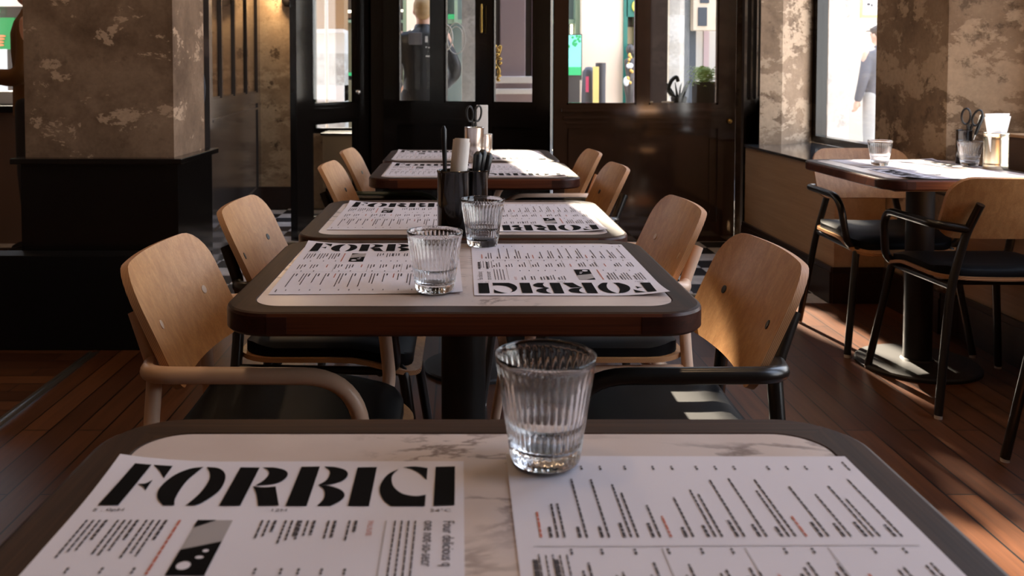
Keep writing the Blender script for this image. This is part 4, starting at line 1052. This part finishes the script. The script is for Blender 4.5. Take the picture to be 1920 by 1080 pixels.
for k in range(70):
    a = rnd.uniform(0, 6.28); l = rnd.uniform(0.08, 0.20); up = rnd.uniform(0.02, 0.11)
    pth = cat_path([(0.02*math.cos(a), 0.02*math.sin(a), 0.19), (0.5*l*math.cos(a), 0.5*l*math.sin(a), 0.21+up), (l*math.cos(a), l*math.sin(a)*0.8, 0.20+up*0.8-rnd.uniform(0, .13))], 6)
    for i in range(1, len(pth)-1):
        d = (pth[i+1]-pth[i]).normalized(); sd_ = d.cross(Vector((0, 0, 1))).normalized(); wl = 0.020*math.sin(math.pi*i/len(pth))+0.006
        for s in (-1, 1):
            p0 = pth[i]; tip_ = p0+sd_*s*wl+d*0.008+Vector((0, 0, -0.003)); mb.add([p0, p0+d*0.007+Vector((0,0,.001)), tip_, p0-d*0.002], [(0, 1, 2, 3)])
mb.build('fronds', 'fern_green', fp)
# left leaf view: pale house with a bright ledge and a white post
ho = empty('grey_house', (X_(600, 11.5), 11.5, 0)); tag(ho, 'pale grey rendered house with bright ledges seen through the left door', 'building')
def hp(nm_, mat, px0, px1, y0, y1, dy=0.0): MB().box((X_(px0, 11.5)-X_(600, 11.5), dy, pt(0, y1, 11.5).z), (X_(px1, 11.5)-X_(600, 11.5), 0.4, pt(0, y0, 11.5).z)).build(nm_, mat, ho)
hp('lower_wall', 'plaster_outer', 560, 646, 100, 295); hp('middle_wall', 'white_paint', 560, 646, 62, 100, 0.03); hp('ledge', 'stone_white', 556, 646, 55, 62, -0.08); hp('ledge', 'stone_white', 560, 646, 160, 190, -0.06); hp('upper_wall', 'rust_render', 560, 646, -90, 55)
o = MB().tube([(X_(613, 9.0), 9.0, -0.03), (X_(613, 9.0), 9.0, 3.0)], 0.018).build('white_post', 'white_paint', smooth=60); tag(o, 'thin white post outside the left glass door', 'post')
# right window view
o = MB().box((X_(1545, 7.4), 7.4, -0.03), (X_(1592, 7.4), 8.0, 3.8)).build('street_column', 'plaster_outer'); tag(o, 'pale stained column outside the right window', 'pillar')
ns = empty('hanging_sign', (X_(1630, 11), 11.0, 0)); tag(ns, 'white hanging sign with a yellow border at the top of the right window', 'sign')
a, b_ = X_(1612, 11)-X_(1630, 11), X_(1647, 11)-X_(1630, 11)
MB().box((a, 0, pt(0, 33, 11).z), (b_, 0.04, pt(0, -40, 11).z)).build('sign_border', 'bollard_yellow', ns); MB().box((a+0.02, -0.008, pt(0, 28, 11).z), (b_-0.025, 0, pt(0, -38, 11).z)).build('sign_face', 'white_paint', ns)
mb = MB(); mb.ball((a+0.085, -0.012, pt(0, 8, 11).z), (0.022, 0.003, 0.016), 10, 6); mb.ball((a+0.125, -0.012, pt(0, 10, 11).z), (0.012, 0.003, 0.02), 10, 6); mb.ball((a+0.16, -0.012, pt(0, 8, 11).z), (0.006, 0.003, 0.006), 8, 6); mb.build('sign_marks', 'bollard_black', ns)
MB().tube([(0.08, 0.02, pt(0, -38, 11).z), (0.08, 0.02, 3.2)], 0.012).build('sign_pole', 'white_paint', ns)
cf = empty('corner_facade', (6.2, 16.0, 0)); tag(cf, 'very bright pale facade behind the man in the right window', 'building')
MB().box((-1.2, 0, -0.03), (4.0, 0.5, 3.6)).build('facade_wall', 'stone_white', cf); MB().box((-0.35, -0.02, 1.45), (-0.05, 0.0, 2.0)).build('facade_window', 'shop_greyglass', cf)
# green poster and street things seen past the bar
ps = empty('poster', (X_(14, 9.0), 9.0, 0)); tag(ps, 'green food poster with a round emblem beyond the bar at the left edge', 'poster')
k9 = 9.0/F
MB().box((-0.14, 0, pt(0, 92, 9).z), (0.085, 0.03, pt(0, 33, 9).z)).build('poster_sheet', 'poster_green', ps)
mb = MB()
for j, (dx, dz) in enumerate([(-.04, .10), (-.05, .07), (-.03, .13), (-.05, .04)]): mb.ball((dx-0.02, -0.006, pt(0, 92, 9).z+dz), (0.05, 0.004, 0.012), 12, 6)
mb.build('food_picture', 'poster_food', ps)
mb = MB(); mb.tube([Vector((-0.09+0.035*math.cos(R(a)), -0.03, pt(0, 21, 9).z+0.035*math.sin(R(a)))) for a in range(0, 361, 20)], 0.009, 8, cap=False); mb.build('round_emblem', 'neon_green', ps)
mb = MB(); mb.box((-0.6, 0.04, pt(0, 36, 9).z), (0.35, 0.1, pt(0, 10, 9).z)); mb.build('dark_backing', 'shop_dark', ps)
MB().box((-0.6, 0.0, pt(0, 12, 9).z), (0.35, 0.12, pt(0, -10, 9).z)).build('white_fascia', 'stone_white', ps)
MB().box((-0.02, 0.05, -0.03), (0.02, 0.09, pt(0, 92, 9).z)).build('poster_stand', 'shop_dark', ps)
# green emblem rings painted on the door glass
dc = empty('window_decal', (0, 0, 0)); tag(dc, 'round white ring emblem painted on the middle door glass', 'decal')
pp, qq = Vector((-0.53, 6.62)), Vector((0.60, 6.14))
def on_glass(px, py, off=0.02):
    t_ = sx_on(px, tuple(pp), tuple(qq)); c = pp+(qq-pp)*t_; n_ = Vector((-(qq-pp).y, (qq-pp).x)).normalized(); c = c-n_*off*(-1 if n_.y < 0 else 1)*1.0; P = pt(px, py, c.y); return Vector((c.x, c.y, P.z))
mb = MB(); 
def ring_px(cx, cy, rx, ry, a0=0, a1=360, th=0.0035):
    mb.tube([on_glass(cx+rx*math.cos(R(a)), cy+ry*math.sin(R(a)), 0.005) for a in range(a0, a1+1, 12)], th, 6, cap=False)
ring_px(837, 70, 12, 23, -84, 84, 0.006); ring_px(856, 72, 17, 29, 0, 360, 0.0035); ring_px(856, 64, 11, 14, 180, 360, 0.003)
mb.build('ring_mark', 'decal_white', dc, smooth=60)

# added unseen tree that blocks the sun; its gaps shape the light patches
tr_ = empty('sun_blocker_tree', (0.62, 9.7, -0.03)); tag(tr_, 'added unseen tree blocking the sun beyond the mauve pillar', 'tree')
MB().tube(cat_path([(0, 0, 0), (0.03, 0, 1.2), (-0.02, 0, 2.4), (0.0, 0, 3.4), (0.0, 0, 4.6)], 6), [0.10-0.0025*i for i in range(25)], 12).build('blocker_trunk', 'brown_box', tr_, smooth=60)
for (bx_, bz) in ((-1.6, 4.0), (1.5, 3.9), (-0.9, 5.2), (1.0, 5.3)): MB().tube([(0, 0, 2.9), (bx_*0.5, 0, 3.0+(bz-3)*0.6), (bx_, 0, bz)], [0.05, 0.035, 0.015], 8).build('blocker_branch', 'brown_box', tr_, smooth=60)
GAPS = [(0.00, 0.16, 1.80, 2.42), (-0.10, 0.06, 2.85, 3.45), (0.50, 0.60, 1.28, 1.56), (1.29, 1.49, 0.80, 1.78), (1.42, 1.84, 2.08, 2.66), (0.87, 1.05, 2.04, 2.24), (0.82, 1.15, 2.28, 2.50)]
rnd = random.Random(21); mb = MB(); tn = math.tan(SUN_EL)*math.hypot(1, SUN_DX)
ax = Vector((1, SUN_DX, 0)).normalized(); az = Vector((0, -math.sin(SUN_EL), math.cos(SUN_EL)))
for k in range(26000):
    X = rnd.uniform(-2.7, 2.4); Z = rnd.uniform(2.55, 6.2); Yl = rnd.uniform(9.2, 10.2)
    Xd = X+SUN_DX*(Yl-5.9); zd = Z-tn*(Yl-5.9); r_ = rnd.uniform(0.03, 0.055)
    if any(a-r_*.8 < Xd < b+r_*.8 and c-r_*.8 < zd < d+r_*.8 for a, b, c, d in GAPS): continue
    c0 = Vector((X-0.62, Yl-9.7, Z+0.03)); n_ = 5; ph = rnd.uniform(0, 6)
    mb.add([c0+(ax*math.cos(ph+2*math.pi*i/n_)+az*math.sin(ph+2*math.pi*i/n_)+Vector((0, 1, 0))*rnd.uniform(-.4, .4))*r_ for i in range(n_)], [tuple(range(n_))])
mb.build('blocker_leaves', 'blocker_leaf', tr_)

# ------------------------------------------------------------------ people
def figure(name, loc, rz, H, label, top_mat, leg_mat, hair_mat, arms='bent', coat=0.0, hat=None, lean=0.0):
    """one continuous body skinned from capsules, with clothing and hair as its parts; local +y is where it faces"""
    root = empty(name, loc, rz); tag(root, label, 'person')
    s = H/1.75
    sh_z, hip_z = 1.44, 0.92
    if arms == 'bent':
        AR = [[(q*.185, 0, 1.415), (q*.255, .02, 1.12), (q*.13, .24, 1.10)] for q in (-1, 1)]
    elif arms == 'down':
        AR = [[(q*.185, 0, 1.415), (q*.235, -.02, 1.13), (q*.245, .05, .88)] for q in (-1, 1)]
    else:
        AR = [[(q*.185, 0, 1.415), (q*.27, .03, 1.14), (q*.20, .22, 1.0)] for q in (-1, 1)]
    LG = [[(q*.09, 0, .92), (q*.10, .01, .50), (q*.10, -.02, .09)] for q in (-1, 1)]
    def caps(mb, pts, rs):
        P = cat_path(pts, 6); n_ = len(P); rr = []
        for i in range(n_):
            t_ = i/(n_-1)*(len(rs)-1); j = min(int(t_), len(rs)-2); rr.append(rs[j]+(rs[j+1]-rs[j])*(t_-j))
        mb.tube(P, rr, 14); mb.ball(P[0], rr[0], 12, 8); mb.ball(P[-1], rr[-1], 12, 8)
    def torso(mb, g, zlo=.86):
        prof = [(zlo, .155, .105), (1.0, .150, .105), (1.12, .145, .10), (1.25, .165, .11), (1.36, .185, .11), (1.43, .165, .09), (1.475, .075, .065)]
        seg = 24; vs = []; fs = []
        for z, a, b in prof:
            for k in range(seg): th = 2*math.pi*k/seg; vs.append(((a+g)*math.cos(th), (b+g)*math.sin(th), z))
        for i in range(len(prof)-1):
            for k in range(seg): k2 = (k+1) % seg; fs.append((i*seg+k, i*seg+k2, (i+1)*seg+k2, (i+1)*seg+k))
        fs += [tuple(range(seg-1, -1, -1)), tuple((len(prof)-1)*seg+k for k in range(seg))]
        mb.add(vs, fs)
    def finish(mb, nm_, mat, vox):
        M = Matrix.Scale(s, 4); mb.xf(M)
        o = mb.build(nm_, mat, root, smooth=180)
        rm = o.modifiers.new('r', 'REMESH'); rm.mode = 'VOXEL'; rm.voxel_size = vox; rm.use_smooth_shade = True
        sm = o.modifiers.new('s', 'SMOOTH'); sm.iterations = 4; sm.factor = 0.5
        return o
    mb = MB(); torso(mb, -0.012)
    mb.tube([(0, 0, 1.45), (0, .005, 1.56)], [.058, .052], 16)
    mb.ball((0, .01, 1.635), (.072, .092, .108), 24, 16); mb.ball((0, .035, 1.585), (.052, .062, .062), 18, 12)
    mb.ball((0, .105, 1.620), (.012, .020, .020), 10, 8); mb.ball((0, .092, 1.575), (.024, .012, .009), 10, 8)
    for q in (-1, 1):
        mb.ball((q*.074, 0, 1.622), (.010, .020, .030), 10, 8)
        A = AR[0 if q < 0 else 1]; caps(mb, A, [.045, .036, .026])
        e = Vector(A[2]); d = (e-Vector(A[1])).normalized(); sd_ = Vector((1, 0, 0)); nn = d.cross(sd_).normalized()
        mb.tube([e, e+d*.05, e+d*.09], [.026, .034, .030], 10)
        for j in range(4): 
            b0 = e+d*.085+sd_*(-.024+.016*j); L_ = (.058, .070, .066, .050)[j]; mb.tube([b0, b0+d*L_*.55, b0+d*L_*.8-nn*.015*(1), b0+d*L_*.9-nn*.030], [.0095, .009, .0085, .007], 8)
        b0 = e+d*.03-sd_*q*.028; mb.tube([b0, b0-sd_*q*.022+d*.025, b0-sd_*q*.026+d*.055], [.012, .010, .008], 8)
        Lg = LG[0 if q < 0 else 1]; caps(mb, Lg, [.078, .055, .040]); f_ = Vector(Lg[2]); mb.ball((f_.x, f_.y+.06, .045), (.042, .12, .045), 14, 8)
    finish(mb, 'body', 'skin', 0.0075)
    mb = MB(); torso(mb, 0.016, .86-coat)
    mb.tube([(0, 0, 1.44), (0, 0, 1.515)], [.085, .066], 16)
    for A in AR:
        B = [Vector(A[0])+Vector((-.025 if A[0][0] > 0 else .025, 0, -.025)), Vector(A[1]), Vector(A[2])+(Vector(A[1])-Vector(A[2])).normalized()*.02]; caps(mb, B, [.064, .058, .044])
    finish(mb, 'jacket' if coat >= 0 and top_mat != 'sweater_brown' else 'sweater', top_mat, 0.013)
    mb = MB(); torso_lo = [(.80, .16, .11)]
    mb.ball((0, 0, .90), (.165, .115, .10), 20, 12)
    for A in LG: B = [Vector(A[0]), Vector(A[1]), Vector(A[2])+Vector((0, 0, .02))]; caps(mb, B, [.098, .075, .062])
    finish(mb, 'trousers', leg_mat, 0.014)
    mb = MB()
    for A in LG: mb.ball((A[2][0], A[2][1]+.055, .045), (.052, .14, .052), 14, 8)
    mb.xf(Matrix.Scale(s, 4)); mb.v = [(a, b, max(0.0, c)) for a, b, c in mb.v]; mb.build('shoes', 'matte_black', root, smooth=60)
    mb = MB(); mb.ball((0, -.012, 1.662), (.080, .096, .092), 24, 16); mb.ball((0, -.050, 1.610), (.068, .055, .062), 18, 12)
    finish(mb, 'hair', hair_mat, 0.008)
    mb = MB()
    for q in (-1, 1): mb.ball((q*.028, .094, 1.640), (.012, .007, .007), 10, 8)
    mb.xf(Matrix.Scale(s, 4)); mb.build('eyes', 'bollard_black', root, smooth=60)
    if hat:
        mb = MB(); mb.ball((0, 0, 1.70), (.092, .108, .070), 24, 12); mb.ball((0, .13, 1.685), (.070, .070, .010), 18, 8); mb.xf(Matrix.Scale(s, 4)); mb.build('cap', hat, root, smooth=60)
    return root, s
p1, s1 = figure('person', (X_(793, 7.75), 7.75, -0.03), R(4), 1.82, 'person in a black jacket with short fair hair standing outside the doors, back turned', 'jacket_black', 'trousers_dark', 'hair_blond', 'wide')
mb = MB(); mb.bevbox((-.120, -.138, 1.34), (-.010, -.118, 1.44), .006); mb.xf(Matrix.Scale(s1, 4)); mb.build('shoulder_panel', 'jacket_grey', p1)
mb = MB(); rnd = random.Random(4)
for (x, z, w_, h_) in ((.015, 1.36, .022, .05), (.052, 1.362, .026, .036), (.088, 1.368, .022, .03), (.018, 1.315, .012, .010), (.04, 1.313, .016, .008), (.065, 1.312, .014, .008), (.02, 1.24, .05, .012)):
    mb.box((x, -.140, z), (x+w_, -.132, z+h_))
mb.xf(Matrix.Scale(s1, 4)); mb.build('back_print', 'print_white', p1)
figure('person', (X_(66, 5.35), 5.35, 0), R(105), 1.74, 'person in a dark brown sweater at the far left, half hidden by the pillar', 'sweater_brown', 'trousers_dark', 'hair_dark', 'bent')
figure('person', (-1.545, 4.62, 0), R(60), 1.60, 'person in a dark blue coat just showing behind the right side of the pillar', 'coat_blue', 'trousers_dark', 'hair_dark', 'down')
figure('person', (X_(1646, 10.0), 10.0, -0.03), R(20), 1.70, 'person in a grey coat and dark cap walking outside the right window', 'coat_grey', 'trousers_sand', 'hair_dark', 'down', hat='bollard_black')
